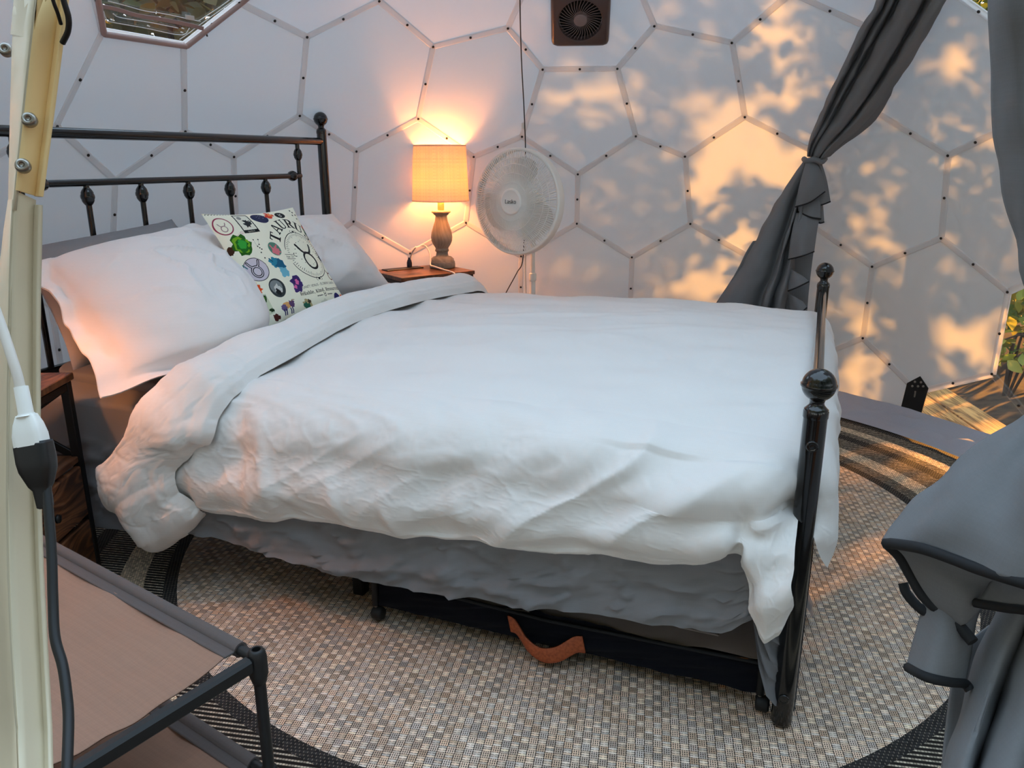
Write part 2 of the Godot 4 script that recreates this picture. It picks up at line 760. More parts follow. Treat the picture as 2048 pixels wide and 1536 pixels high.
func build_outdoors() -> void:
	var green := [Color(0.10, 0.17, 0.045), Color(0.16, 0.24, 0.05), Color(0.22, 0.28, 0.055), Color(0.07, 0.12, 0.04)]
	var gold := [Color(0.40, 0.40, 0.06), Color(0.30, 0.36, 0.06), Color(0.50, 0.42, 0.08), Color(0.16, 0.26, 0.05)]
	var olive := [Color(0.16, 0.13, 0.05), Color(0.12, 0.12, 0.045), Color(0.2, 0.16, 0.07)]
	# soil around the platform, rising to a bank on the right
	var g := MB.new()
	g.grid(70, 70, func(a, b):
		var x := lerpf(-14.0, 16.0, a)
		var z := lerpf(12.0, -18.0, b)
		var bank := smoothstep(3.0, 6.5, x - 0.25 * (z + 3.0)) * 0.5
		var back := smoothstep(-6.5, -12.0, z) * 1.0
		return Vector3(x, -0.22 + bank + back + 0.08 * fbm(Vector3(x, 0, z) * 0.8), z))
	var gr := put("ground", g, M.soil)
	gr.set_meta("kind", "structure")
	tag(gr, "brown soil and leaf litter outside the dome beyond the wooden deck", "ground")
	# the tree that shades the wall: leaves stand between the sun and the panels, with the gaps the light comes through
	var e1 := SUN.cross(Vector3.UP).normalized()
	var e2 := e1.cross(SUN).normalized()
	var gaps := []
	for q in [[1425, 225, 38, 55], [1560, 20, 42, 42], [1575, 95, 34, 50], [1550, 185, 55, 26], [1478, 235, 70, 20], [1475, 300, 100, 55], [1410, 370, 45, 45], [1560, 330, 45, 40], [1480, 480, 42, 26], [1420, 560, 60, 36], [1455, 525, 24, 18], [1160, 185, 62, 13], [1195, 160, 34, 13], [1262, 175, 22, 34], [1180, 222, 66, 13], [1158, 118, 16, 20], [1935, 130, 40, 34], [1900, 105, 8, 12], [1775, 395, 40, 17], [1790, 365, 18, 18], [1745, 330, 10, 22], [1738, 480, 24, 26], [1850, 500, 30, 12], [1800, 520, 26, 22], [1725, 640, 30, 40], [1712, 590, 16, 20], [1880, 655, 78, 22], [1845, 620, 22, 20], [1730, 765, 62, 48], [1812, 790, 20, 30], [1950, 690, 46, 22], [1850, 735, 40, 18], [1880, 250, 20, 14]]:
		var p := shell(q[0], q[1])
		var pu := shell(q[0] + 4, q[1])
		var pv := shell(q[0], q[1] + 4)
		var du := (pu - p) / 4.0
		var dv := (pv - p) / 4.0
		# the ellipse on the wall, seen along the sun
		gaps.append([p.dot(e1), p.dot(e2), Vector2(du.dot(e1), du.dot(e2)) * q[2], Vector2(dv.dot(e1), dv.dot(e2)) * q[3]])
	for q in [[Vector3(2.05, -0.04, -3.2), 0.20], [Vector3(2.02, -0.04, -3.6), 0.10], [Vector3(1.80, -0.04, -3.42), 0.10], [at(2040, 640, 6.0), 0.4], [Vector3(0.95, 0, -1.85), 0.035], [Vector3(1.15, 0, -2.1), 0.035], [Vector3(0.8, 0, -1.45), 0.03]]:
		gaps.append([q[0].dot(e1), q[0].dot(e2), Vector2(q[1], 0), Vector2(0, q[1] if q[1] < 0.05 or q[1] > 0.3 else 0.045)])
	var tree := thing("tree", "leafy tree outside behind the sunlit dome panels on the right", "tree", Vector3(6.2, -0.2, -6.3))
	var places := []
	var base := tree.position
	var tries := 0
	while places.size() < 27000 and tries < 90000:
		tries += 1
		var a := rng.randf_range(-2.3, 2.4)
		var b := rng.randf_range(-0.75, 2.3)
		var c := DOME_C
		var a2 := a + c.dot(e1)
		var b2 := b + c.dot(e2)
		var open := 0.0
		for q in gaps:
			var du: Vector2 = q[2]
			var dv: Vector2 = q[3]
			var w := Vector2(a2 - q[0], b2 - q[1])
			var det := du.x * dv.y - du.y * dv.x
			if absf(det) < 1e-7:
				continue
			var x := (w.x * dv.y - w.y * dv.x) / det
			var y := (du.x * w.y - du.y * w.x) / det
			open = maxf(open, 1.0 - smoothstep(0.95, 1.45, sqrt(x * x + y * y) + 0.40 * fn.get_noise_2d(a * 7.0, b * 7.0)))
		if rng.randf() < open * 0.995:
			continue
		var dist := rng.randf_range(3.6, 5.8) + 0.8 * fn.get_noise_2d(a, b)
		var p := e1 * a2 + e2 * b2 + SUN * (SUN.dot(c) + dist)
		if p.y < 0.1 and rng.randf() < 0.5:
			continue
		places.append([p - base, rng.randf_range(0.07, 0.13)])
	leaves(tree, "foliage", places, green)
	trunk(tree, "trunk", [Vector3(0, 0, 0), Vector3(0.1, 1.2, 0.05), Vector3(0.05, 2.6, -0.1), Vector3(0.2, 4.6, 0.0)], [0.13, 0.05])
	for k in 5:
		var y0 := 0.9 + k * 0.5
		var d := Vector3(sin(k * 2.1) * 0.8, 0.5, cos(k * 2.1) * 1.5)
		trunk(tree, "branch", [Vector3(0.1, y0, 0), Vector3(0.1, y0, 0) + d * 0.5, Vector3(0.1, y0 + 0.1, 0) + d], [0.035, 0.012], 7)
	# the thin trunk whose shadow stands on the panel beside the bracket
	var sp := shell(1796, 700) + SUN * 2.2
	var sapling := thing("young_tree", "thin young tree trunk standing outside close to the panels", "tree", Vector3(sp.x, -0.2, sp.z))
	trunk(sapling, "trunk", [Vector3(0, 0, 0), Vector3(0.02, 0.9, 0), Vector3(-0.02, 1.9, 0.03), Vector3(0.05, 3.2, 0)], [0.045, 0.03], 10)
	var sl := []
	for i in 260:
		sl.append([Vector3(rng.randfn(0, 0.35), rng.randf_range(2.2, 3.8), rng.randfn(0, 0.35)), rng.randf_range(0.07, 0.12)])
	leaves(sapling, "foliage", sl, green)
	# trees whose crowns hang over the roof window and stand behind the dome
	for k in [[Vector3(-3.3, -0.2, -8.2), 3.0, 2.2, 5200, olive, "broad brown-green tree crown above the roof window of the dome"], [Vector3(1.5, -0.2, -9.5), 4.2, 2.3, 2600, green, "dark green tree standing behind the dome"], [Vector3(7.5, 0.2, 0.5), 3.2, 1.9, 2600, gold, "yellow-green tree on the bank right of the dome"], [Vector3(4.5, -0.1, -9.0), 4.6, 2.6, 3600, green, "tall green tree far behind the dome towards the right"], [Vector3(10.0, 0.3, -6.0), 4.4, 2.6, 3600, green, "wide green tree standing beyond the bank on the right"]]:
		var t := thing("tree", k[5], "tree", k[0])
		trunk(t, "trunk", [Vector3.ZERO, Vector3(0.1, k[1] * 0.5, 0), Vector3(0, k[1] * 1.1, 0.1)], [0.16, 0.05])
		var pl := []
		for i in k[3]:
			var q := Vector3(rng.randfn(), rng.randfn(), rng.randfn()).normalized() * pow(rng.randf(), 0.4)
			pl.append([Vector3(0, k[1], 0) + q * Vector3(k[2], k[2] * 0.75, k[2]), rng.randf_range(0.14, 0.26)])
		leaves(t, "foliage", pl, k[4])
	# unseen trees added behind the viewer to block the low front sky
	for k in 8:
		var an := deg_to_rad(16.0 + 24.0 * k)
		var r := 5.8 + 0.5 * sin(k * 2.3)
		var t := thing("tree", "unseen green tree added behind the viewer to block low sky light", "tree", Vector3(cos(an) * r, -0.2, -1.0 + sin(an) * r), "added trees behind the viewer")
		var h := 3.9 + 0.5 * sin(k * 1.7)
		trunk(t, "trunk", [Vector3.ZERO, Vector3(0.1, h * 0.5, 0), Vector3(0, h * 1.1, 0.1)], [0.16, 0.05])
		var pl := []
		for i in 1700:
			var q := Vector3(rng.randfn(), rng.randfn(), rng.randfn()).normalized() * pow(rng.randf(), 0.4)
			pl.append([Vector3(0, h, 0) + q * Vector3(2.1, 3.2, 2.1), rng.randf_range(0.22, 0.40)])
		leaves(t, "foliage", pl, green)
	# shrubs and low plants seen through the clear panels
	for k in [[at(2062, 640, 6.2), 0.55, 1300, gold, "yellow-green shrub in sunlight behind the clear panel on the right"], [at(2020, 725, 5.2), 0.16, 60, gold, "small leafy shrub at the dome edge beside the clear panel"], [Vector3(2.75, -0.16, -4.75), 0.3, 130, gold, "low green plants growing in the soil beyond the deck boards"]]:
		var s := thing("leafy_shrub", k[4], "shrub", k[0])
		var pl := []
		for i in k[2]:
			var q: Vector3 = Vector3(rng.randfn(), absf(rng.randfn()), rng.randfn()) * k[1] * 0.55
			pl.append([q, rng.randf_range(0.05, 0.11)])
		leaves(s, "foliage", pl, k[3])
		for i in 5:
			trunk(s, "stem", [Vector3(0, -0.3, 0), Vector3(rng.randfn() * 0.1, 0.15, rng.randfn() * 0.1), Vector3(rng.randfn() * 0.3, 0.5, rng.randfn() * 0.3) * k[1] * 1.3], [0.009, 0.004], 6)


# ------------------------------------------------------------------ the dome: a Goldberg polyhedron of hexagons with twelve pentagons
func goldberg() -> Array:
	var ph := (1.0 + sqrt(5.0)) / 2.0
	var iv := []
	for a in [-1.0, 1.0]:
		for b in [-ph, ph]:
			iv.append(Vector3(0, a, b).normalized())
			iv.append(Vector3(a, b, 0).normalized())
			iv.append(Vector3(b, 0, a).normalized())
	var rot := Basis(Vector3(0.34491144, -0.85065081, -0.39677361), Vector3(0.75470826, 0.0, 0.65606055), Vector3(-0.55807844, -0.52573111, 0.64199319)).orthonormalized()
	var verts := []
	var centres := []
	for i in 12:
		for j in range(i + 1, 12):
			for k in range(j + 1, 12):
				if iv[i].dot(iv[j]) < 0.4 or iv[j].dot(iv[k]) < 0.4 or iv[i].dot(iv[k]) < 0.4:
					continue
				var tri := [iv[i], iv[j], iv[k]]
				var pt := func(x, y): return (tri[0] + (tri[1] - tri[0]) * x / 4.0 + (tri[2] - tri[0]) * y / 4.0).normalized()
				for x in 5:
					for y in 5 - x:
						var c: Vector3 = pt.call(x, y)
						var old := false
						for q in centres:
							if q.distance_squared_to(c) < 1e-4:
								old = true
						if not old:
							centres.append(c)
				var mid: Vector3 = (tri[0] + tri[1] + tri[2]).normalized()
				for x in 4:
					for y in 4 - x:
						for down in 2:
							if down == 1 and x + y > 2:
								continue
							var p: Vector3
							var bc: Array
							if down == 0:
								p = (pt.call(x, y) + pt.call(x + 1, y) + pt.call(x, y + 1)) / 3.0
								bc = [4 - x - y - 2.0 / 3, x + 1.0 / 3, y + 1.0 / 3]
							else:
								p = (pt.call(x + 1, y) + pt.call(x + 1, y + 1) + pt.call(x, y + 1)) / 3.0
								bc = [4 - x - y - 4.0 / 3, x + 2.0 / 3, y + 2.0 / 3]
							p = p.normalized()
							var o := [0, 1, 2]
							o.sort_custom(func(m, n): return bc[m] > bc[n])
							var near: Vector3 = tri[o[0]]
							if down == 0 and bc[o[0]] > 3.2:
								p += 0.13104 * (p - near)
							elif down == 1 and absf(bc[o[1]] - bc[o[2]]) < 0.01 and bc[o[0]] > 2.0:
								p += -0.0021 * (p - near)
							elif down == 1:
								p += -0.0236 * (p - mid)
							elif absf(bc[o[0]] - bc[o[2]]) > 0.01:
								p += 0.01375 * (p - near) + 0.00676 * 0.3 * (tri[o[2]] - p)
							verts.append(p.normalized())
	var faces := []
	for c in centres:
		faces.append([])
	for n in verts.size():
		var best := []
		for f in centres.size():
			var d: float = centres[f].distance_squared_to(verts[n])
			if d < 0.09:
				best.append([d, f])
		best.sort_custom(func(m, q): return m[0] < q[0])
		for k in 3:
			faces[best[k][1]].append(n)
	for f in faces.size():
		var c: Vector3 = centres[f]
		var e := c.cross(Vector3(0.3, 0.8, 0.52)).normalized()
		var e_2 := c.cross(e)
		faces[f].sort_custom(func(m, q): return atan2(verts[m].dot(e_2), verts[m].dot(e)) < atan2(verts[q].dot(e_2), verts[q].dot(e)))
	var w := []
	for p in verts:
		w.append(rot * p * DOME_R + DOME_C)
	return [w, faces]


func clip_floor(ps: Array, y: float) -> Array:
	var out := []
	for i in ps.size():
		var a: Vector3 = ps[i]
		var b: Vector3 = ps[(i + 1) % ps.size()]
		if a.y >= y:
			out.append(a)
		if (a.y >= y) != (b.y >= y):
			out.append(a.lerp(b, (y - a.y) / (b.y - a.y)))
	return out


func build_dome() -> void:
	var gb := goldberg()
	var verts: Array = gb[0]
	var faces: Array = gb[1]
	var wall := Node3D.new()
	wall.name = "wall_dome"
	add_child(wall)
	wall.set_meta("kind", "structure")
	tag(wall, "white translucent dome wall of hexagonal panels joined by bolted seam strips", "wall")
	var edges := {}
	var y0 := 0.022
	var vent := at(300, -60, 2.9)
	var roof_right := at(2040, -110, 3.0)
	var bay := at(2170, 660, 3.35)
	var bay_low := at(2060, 900, 3.5)
	var clear_faces := {}
	for want in [["window_1", vent], ["window_2", roof_right], ["window_3", bay], ["window_4", bay_low]]:
		var best := -1
		var bd := 9.0
		for f in faces.size():
			var c := Vector3.ZERO
			for n in faces[f]:
				c += verts[n] / faces[f].size()
			if c.distance_to(want[1]) < bd:
				bd = c.distance_to(want[1])
				best = f
		clear_faces[best] = want[0]
	for f in faces.size():
		var ps := []
		var near := false
		for n in faces[f]:
			ps.append(verts[n])
			if verts[n].distance_to(CAM) < 0.88 and verts[n].y > -0.1:
				near = true
		var cut := clip_floor(ps, y0)
		if near or cut.size() < 3:
			continue
		var area_top := -9.0
		for p in cut:
			area_top = maxf(area_top, p.y)
		if area_top < 0.05:
			continue
		var c := Vector3.ZERO
		for p in cut:
			c += p / cut.size()
		if c.distance_to(CAM) < 0.95:
			continue
		var mb := MB.new()
		var ci := mb.add(c + (c - DOME_C).normalized() * 0.004)
		var ring := []
		for p in cut:
			ring.append(mb.add(p))
		var inward := (DOME_C - c).dot((cut[0] - c).cross(cut[1] - c)) > 0
		for i in ring.size():
			var j := (i + 1) % ring.size()
			if inward:
				mb.tri(ci, ring[i], ring[j])
			else:
				mb.tri(ci, ring[j], ring[i])
		if ((c.z > -1.25 and c.y > 0.75) or (c.z > -2.15 and c.y > 1.9)) and not clear_faces.has(f):      # clear panels added out of view to let more sky light onto the bed
			clear_faces[f] = "window_%d" % (clear_faces.size() + 1)
		if clear_faces.has(f):
			var o := put(clear_faces[f], mb, M.clear)
			o.set_meta("kind", "structure")
			tag(o, {"window_1": "clear zipped roof window at the top left showing dark tree crowns", "window_2": "clear window panel at the top right above the grey curtain", "window_3": "clear hexagonal panel at the right edge showing green shrubs", "window_4": "clear low panel on the right showing the wooden deck and soil"}.get(clear_faces[f], "unseen clear panel added at the front to let in sky light"), "window", "" if clear_faces[f] in ["window_1", "window_2", "window_3", "window_4"] else "added clear panels out of view")
			if clear_faces[f] == "window_1":
				roof_window(o, ps)
		else:
			put("panel", mb, M.panel, wall)
		for i in ps.size():
			var n1: int = faces[f][i]
			var n2: int = faces[f][(i + 1) % ps.size()]
			var key := Vector2i(mini(n1, n2), maxi(n1, n2))
			if not edges.has(key):
				edges[key] = []
			edges[key].append(clear_faces.has(f))
	var bolted := {}
	for key in edges:
		var a: Vector3 = verts[key.x]
		var b: Vector3 = verts[key.y]
		if maxf(a.y, b.y) < y0 + 0.01:
			continue
		if a.y < b.y:
			var t := a
			a = b
			b = t
		if b.y < y0:
			b = a.lerp(b, (y0 - a.y) / (b.y - a.y))
		var mid := (a + b) / 2.0
		var inw := (DOME_C - mid).normalized()
		var dir := (b - a).normalized()
		var side := inw.cross(dir)
		var both_clear: bool = edges[key].count(true) == edges[key].size()
		# a seam strip: shallow rounded bar on the inside of the shell
		var mb := MB.new()
		var prof := [[-0.013, -0.002], [-0.013, 0.0025], [-0.009, 0.005], [0.009, 0.005], [0.013, 0.0025], [0.013, -0.002]]
		var n := 4
		var rows := []
		for i in n + 1:
			var p := a.lerp(b, float(i) / n)
			var row := []
			for q in prof:
				row.append(p + side * q[0] + inw * q[1])
			rows.append(row)
		for i in n:
			for k in prof.size() - 1:
				mb.flat([rows[i][k], rows[i][k + 1], rows[i + 1][k + 1], rows[i + 1][k]])
		put("seam_strip", mb, M.clear_strip if both_clear and M.has("clear_strip") else (M.clear if both_clear else M.seam), wall)
		if mid.z < -1.2:
			var spots := [[(verts[key.x] + verts[key.y]) / 2.0, Vector2i(-key.x - 1, key.y)], [verts[key.x], Vector2i(key.x, 0)], [verts[key.y], Vector2i(key.y, 0)]]
			for s in spots:
				if bolted.has(s[1]) or s[0].y < 0.06:
					continue
				bolted[s[1]] = true
				var bm := MB.new()
				var ax: Vector3 = (DOME_C - s[0]).normalized()
				var bs := Basis(ax.cross(Vector3(0.3, 0.5, 0.8)).normalized(), ax, Vector3.ZERO)
				bs.z = bs.x.cross(bs.y)
				bm.lathe([Vector2(0.0055, 0.003), Vector2(0.0055, 0.007), Vector2(0.004, 0.009), Vector2(0.0, 0.0097)], 8, s[0], bs)
				put("bolt", bm, M.bolt, wall)
	# black bracket plate at the foot of the wall, where the clear panels begin
	var br := thing("base_bracket", "black pentagon-topped bracket plate with holes at the dome foot on the right", "bracket", Vector3(1.80, 0, -3.09))
	var foot := Vector3.ZERO
	var best2 := 9.0
	for p in verts:
		if p.distance_to(at(1836, 784, 3.73)) < best2:
			best2 = p.distance_to(at(1836, 784, 3.73))
			foot = p
	var inw2 := (DOME_C - foot)
	inw2.y = 0
	inw2 = inw2.normalized()
	var sd := Vector3.UP.cross(inw2).normalized()
	br.position = Vector3(foot.x, 0, foot.z) + inw2 * (foot.distance_to(Vector3(DOME_C.x, foot.y, DOME_C.z)) - 1.772)
	var mbp := MB.new()
	var up := Vector3(0, 1, 0) - inw2 * 0.2
	var outline := [Vector2(-0.045, 0.0), Vector2(0.045, 0.0), Vector2(0.047, 0.165), Vector2(0.0, 0.205), Vector2(-0.047, 0.165)]
	var f3 := []
	var b3 := []
	for q in outline:
		f3.append(sd * q.x + up * q.y + inw2 * 0.004)
		b3.append(sd * q.x + up * q.y)
	mbp.flat(f3)
	var rb := b3.duplicate()
	rb.reverse()
	mbp.flat(rb)
	for i in 5:
		var j := (i + 1) % 5
		mbp.flat([f3[i], b3[i], b3[j], f3[j]])
	put("plate", mbp, M.plate, br)
	for q in [Vector3(-0.014, 0.178, 0.005), Vector3(0.012, 0.182, 0.005), Vector3(0.026, 0.168, 0.005), Vector3(-0.02, 0.158, 0.005), Vector3(0.004, 0.163, 0.005), Vector3(-0.008, 0.03, 0.005)]:
		var hm := MB.new()
		hm.lathe([Vector2(q.z, 0.004), Vector2(q.z, 0.0062), Vector2(0, 0.0062)], 10, sd * q.x + up * q.y, Basis(sd, inw2, sd.cross(inw2)))
		put("rivet", hm, M.steel, br)
	for q in [[0.125, Vector3(0.007, 0.035, 0.003)], [0.052, Vector3(0.024, 0.008, 0.003)]]:
		var sm := MB.new()
		sm.box(up * q[0] + inw2 * 0.0045, q[1], 0.001, Basis(sd, Vector3.UP, inw2))
		put("slot", sm, M.steel, br)
	# grey fabric skirt around the foot of the wall
	var sk := MB.new()
	sk.grid(260, 7, func(a, b):
		var an: float = lerpf(-0.62, PI + 0.62, a)
		var r := lerpf(1.768, 1.60, b)
		var wob := fbm(Vector3(cos(an) * 7.0 + b * 1.5, b * 1.6, sin(an) * 7.0), 3)
		var y := 0.062 * pow(1.0 - b, 1.6) + 0.005 + 0.022 * maxf(wob, -0.2) * sin(PI * minf(b + 0.08, 1.0))
		return DOME_C * Vector3(1, 0, 1) + Vector3(cos(an) * r, maxf(y, 0.003), -sin(an) * r))
	var so := put("baseboard_skirt", sk, M.skirt)
	so.set_meta("kind", "structure")
	tag(so, "grey wrinkled fabric skirt along the foot of the dome wall", "skirting")


func roof_window(o: Node, ps: Array) -> void:
	# zip, sewn lines and thread in the clear sheet; corners a, b, c of the face are its lower edge
	var c := Vector3.ZERO
	for p in ps:
		c += p / ps.size()
	var inw := (DOME_C - c).normalized()
	var on := func(u, v, lift):
		var d := (at(u, v, 1.0) - CAM).normalized()
		var k := (c - CAM).dot(inw) / d.dot(inw)
		return CAM + d * k + inw * lift
	var zt := MB.new()
	var mid := []
	for q in [[196, 10], [235, 18], [275, 30], [320, 37], [370, 47], [406, 56]]:
		mid.append([q[0], q[1]])
	var rows := [[], []]
	for q in mid:
		rows[0].append(on.call(q[0], q[1] - 4.0, 0.004))
		rows[1].append(on.call(q[0] - 1.0, q[1] + 3.5, 0.004))
	sheet(zt, patch([rows[1], rows[0]], 20, 1), 0.002)
	put("zip_tape", zt, M.zip_tape, o)
	var lines := [[[215, 1], [250, 10], [290, 21], [330, 27], [400, 42]], [[206, 22], [212, 38], [222, 43], [290, 55], [362, 69], [378, 55]], [[225, 26], [240, 34], [300, 44], [355, 55]], [[358, 78], [376, 66], [405, 44], [478, -8]], [[396, 41], [440, 12], [470, -10]]]
	for ln in lines:
		var pts := []
		for q in ln:
			pts.append(on.call(q[0], q[1], 0.003))
		var mb := MB.new()
		mb.tube(spline(pts, 16), 0.0016, 5)
		put("stitched_line", mb, M.thread, o)
	var rim := MB.new()
	var corner := []
	for q in [[190, -20], [205, 65], [370, 90], [478, 5], [520, -30]]:
		corner.append(on.call(q[0], q[1], 0.008))
	for i in 4:
		rim.tube([corner[i], corner[i + 1]], 0.0095, 8)
	put("sewn_edge", rim, M.pink_seam, o)
	for q in [[222, 38], [295, 50], [364, 55], [362, 63]]:
		var tb := MB.new()
		tb.box(on.call(q[0], q[1], 0.005), Vector3(0.010, 0.005, 0.004), 0.001, Basis(Vector3(0.9, -0.3, 0.3).normalized(), inw.cross(Vector3(0.9, -0.3, 0.3)).normalized(), inw).orthonormalized())
		put("fastener", tb, M.thread, o)
	var pull := MB.new()
	pull.tube([on.call(408, 58, 0.008), on.call(410, 68, 0.012)], 0.003, 6)
	put("zip_pull", pull, M.plate, o)
	var lab := MB.new()
	sheet(lab, [[on.call(369, 36, 0.006), on.call(387, 39, 0.006)], [on.call(368, 27, 0.006), on.call(386, 30, 0.006)]], 0.001)
	put("paper_tag", lab, M.thread, o)


# ------------------------------------------------------------------ floor and rug
func ring_mesh(r0: float, r1: float, y: float, seg := 160, edge := 0.0) -> MB:
	var mb := MB.new()
	var ca := cos(deg_to_rad(10.0))
	var sa := sin(deg_to_rad(10.0))
	var rs := [r0, r1]
	var ys := [y, y]
	if r0 <= 0.001:
		rs = [0.001, r1 * 0.5, r1]
		ys = [y, y, y]
	if edge > 0:
		rs.append(r1 + 0.003)
		ys.append(y - edge)
	for j in rs.size():
		for k in seg:
			var a := TAU * k / seg
			var p := Vector3(cos(a) * rs[j], ys[j], -sin(a) * rs[j])
			var q := RUG_C + p
			mb.add(q, Vector2(ca * q.x + sa * q.z, -sa * q.x + ca * q.z))
	for j in rs.size() - 1:
		for k in seg:
			var k2 := (k + 1) % seg
			mb.quad(j * seg + k, (j + 1) * seg + k, (j + 1) * seg + k2, j * seg + k2)
	return mb


func build_floor_and_rug() -> void:
	var fl := MB.new()
	fl.lathe([Vector2(0, -0.038), Vector2(1.80, -0.038), Vector2(1.80, -0.012), Vector2(0.0, -0.012)], 72, DOME_C * Vector3(1, 0, 1), Basis.IDENTITY)
	var fo := put("floor", fl, M.under)
	fo.set_meta("kind", "structure")
	tag(fo, "round platform floor under the rug", "floor")
	var rug := thing("rug", "large round woven rug with tan basket weave centre and dark striped border", "rug", Vector3.ZERO)
	var field := woven(rug_field_tex(), 0.16, 1.0 / 0.34)
	field.detail_enabled = true
	field.detail_blend_mode = BaseMaterial3D.BLEND_MODE_MUL
	field.detail_albedo = noise_tex(256, 0.012, [Color(0.92, 0.90, 0.88), Color(1, 1, 1), Color(0.94, 0.92, 0.90)], 4)
	field.detail_uv_layer = BaseMaterial3D.DETAIL_UV_1
	var black := woven(rug_band_tex(0), 0.10, 1.0 / 0.20)
	var rib := woven(rug_band_tex(1), 0.10, 1.0 / 0.145)
	var tanb := woven(rug_band_tex(2), 0.10, 1.0 / 0.16)
	put("centre_field", ring_mesh(0.0, 1.132, 0.0), field, rug)
	for b in [[1.132, 1.166, black], [1.166, 1.216, rib], [1.216, 1.284, tanb], [1.284, 1.372, rib], [1.372, 1.418, black], [1.418, 1.458, rib], [1.458, 1.508, tanb], [1.508, 1.575, rib]]:
		put("border_band", ring_mesh(b[0], b[1], 0.0), b[2], rug)
	put("border_band", ring_mesh(1.575, 1.625, 0.0, 160, 0.010), black, rug)
	# boards of the deck outside the clear panels
	var deck := thing("deck", "sunlit wooden deck boards outside the clear panel on the right", "deck", Vector3(1.75, -0.04, -3.3))
	var dir := Vector3(2.175 - 2.23, 0, -3.207 + 3.825).normalized()
	var across := Vector3(1, 0, 0) - dir * dir.x
	across = across.normalized()
	var edge_pt := Vector3(2.2, -0.04, -3.5)
	for k in 5:
		var mb := MB.new()
		var wdt := 0.142
		var c := edge_pt - across * (wdt * (k + 0.5) + 0.014 * k) - deck.position + Vector3(0, -0.016, 0)
		var len := 3.4
		mb.box(c + dir * (0.25 + 0.03 * ((k * 7) % 3)), Vector3(wdt, 0.032, len), 0.003, Basis(across, Vector3.UP, across.cross(Vector3.UP)))
		for i in mb.v.size():
			var q: Vector3 = mb.v[i] - c
			mb.uv[i] = Vector2(q.dot(across) / wdt * 0.8 + 0.37 * k, q.dot(dir) / 2.4 + 0.21 * k)
		put("plank", mb, M.deck, deck)


# ------------------------------------------------------------------ bed frame (built in the bed's own axes: x towards the head, y up, z to the far side)
func bed_thing(called: String, label: String, category: String, group := "") -> Node3D:
	var o := thing(called, label, category, Vector3.ZERO, group)
	o.transform = bed_xf
	return o


func post_profile(h: float, r: float, ball: float) -> Array:
	# h: height of the ball's centre; a capped tube, a turned neck and a ball with a band round its middle
	var p := [Vector2(0, 0.001), Vector2(r * 0.8, 0.001), Vector2(r, 0.010), Vector2(r, h - ball * 2.05), Vector2(r * 1.06, h - ball * 2.0), Vector2(r * 1.06, h - ball * 1.62), Vector2(r * 0.96, h - ball * 1.58), Vector2(r * 1.02, h - ball * 1.50), Vector2(r * 0.86, h - ball * 1.40), Vector2(r * 0.64, h - ball * 1.22), Vector2(r * 0.60, h - ball * 1.08)]
	for k in range(3, 19):
		var a := -PI / 2 + PI * k / 19.0
		p.append(Vector2(cos(a) * ball, h + sin(a) * ball))
		if k == 9:
			p.append(Vector2(ball * 1.05, h - 0.002))
			p.append(Vector2(ball * 1.05, h + 0.002))
	p.append(Vector2(0, h + ball))
	return p


func knob_profile(h0: float, h1: float, r: float) -> Array:          # egg-shaped knob with two grooves
	var p := []
	for k in 15:
		var f := k / 14.0
		var g := sin(PI * clampf(f * 0.92 + 0.04, 0, 1))
		var rr := r * pow(g, 0.62)
		if k == 5 or k == 9:
			rr *= 0.94
		p.append(Vector2(rr, lerpf(h0, h1, f)))
	return p


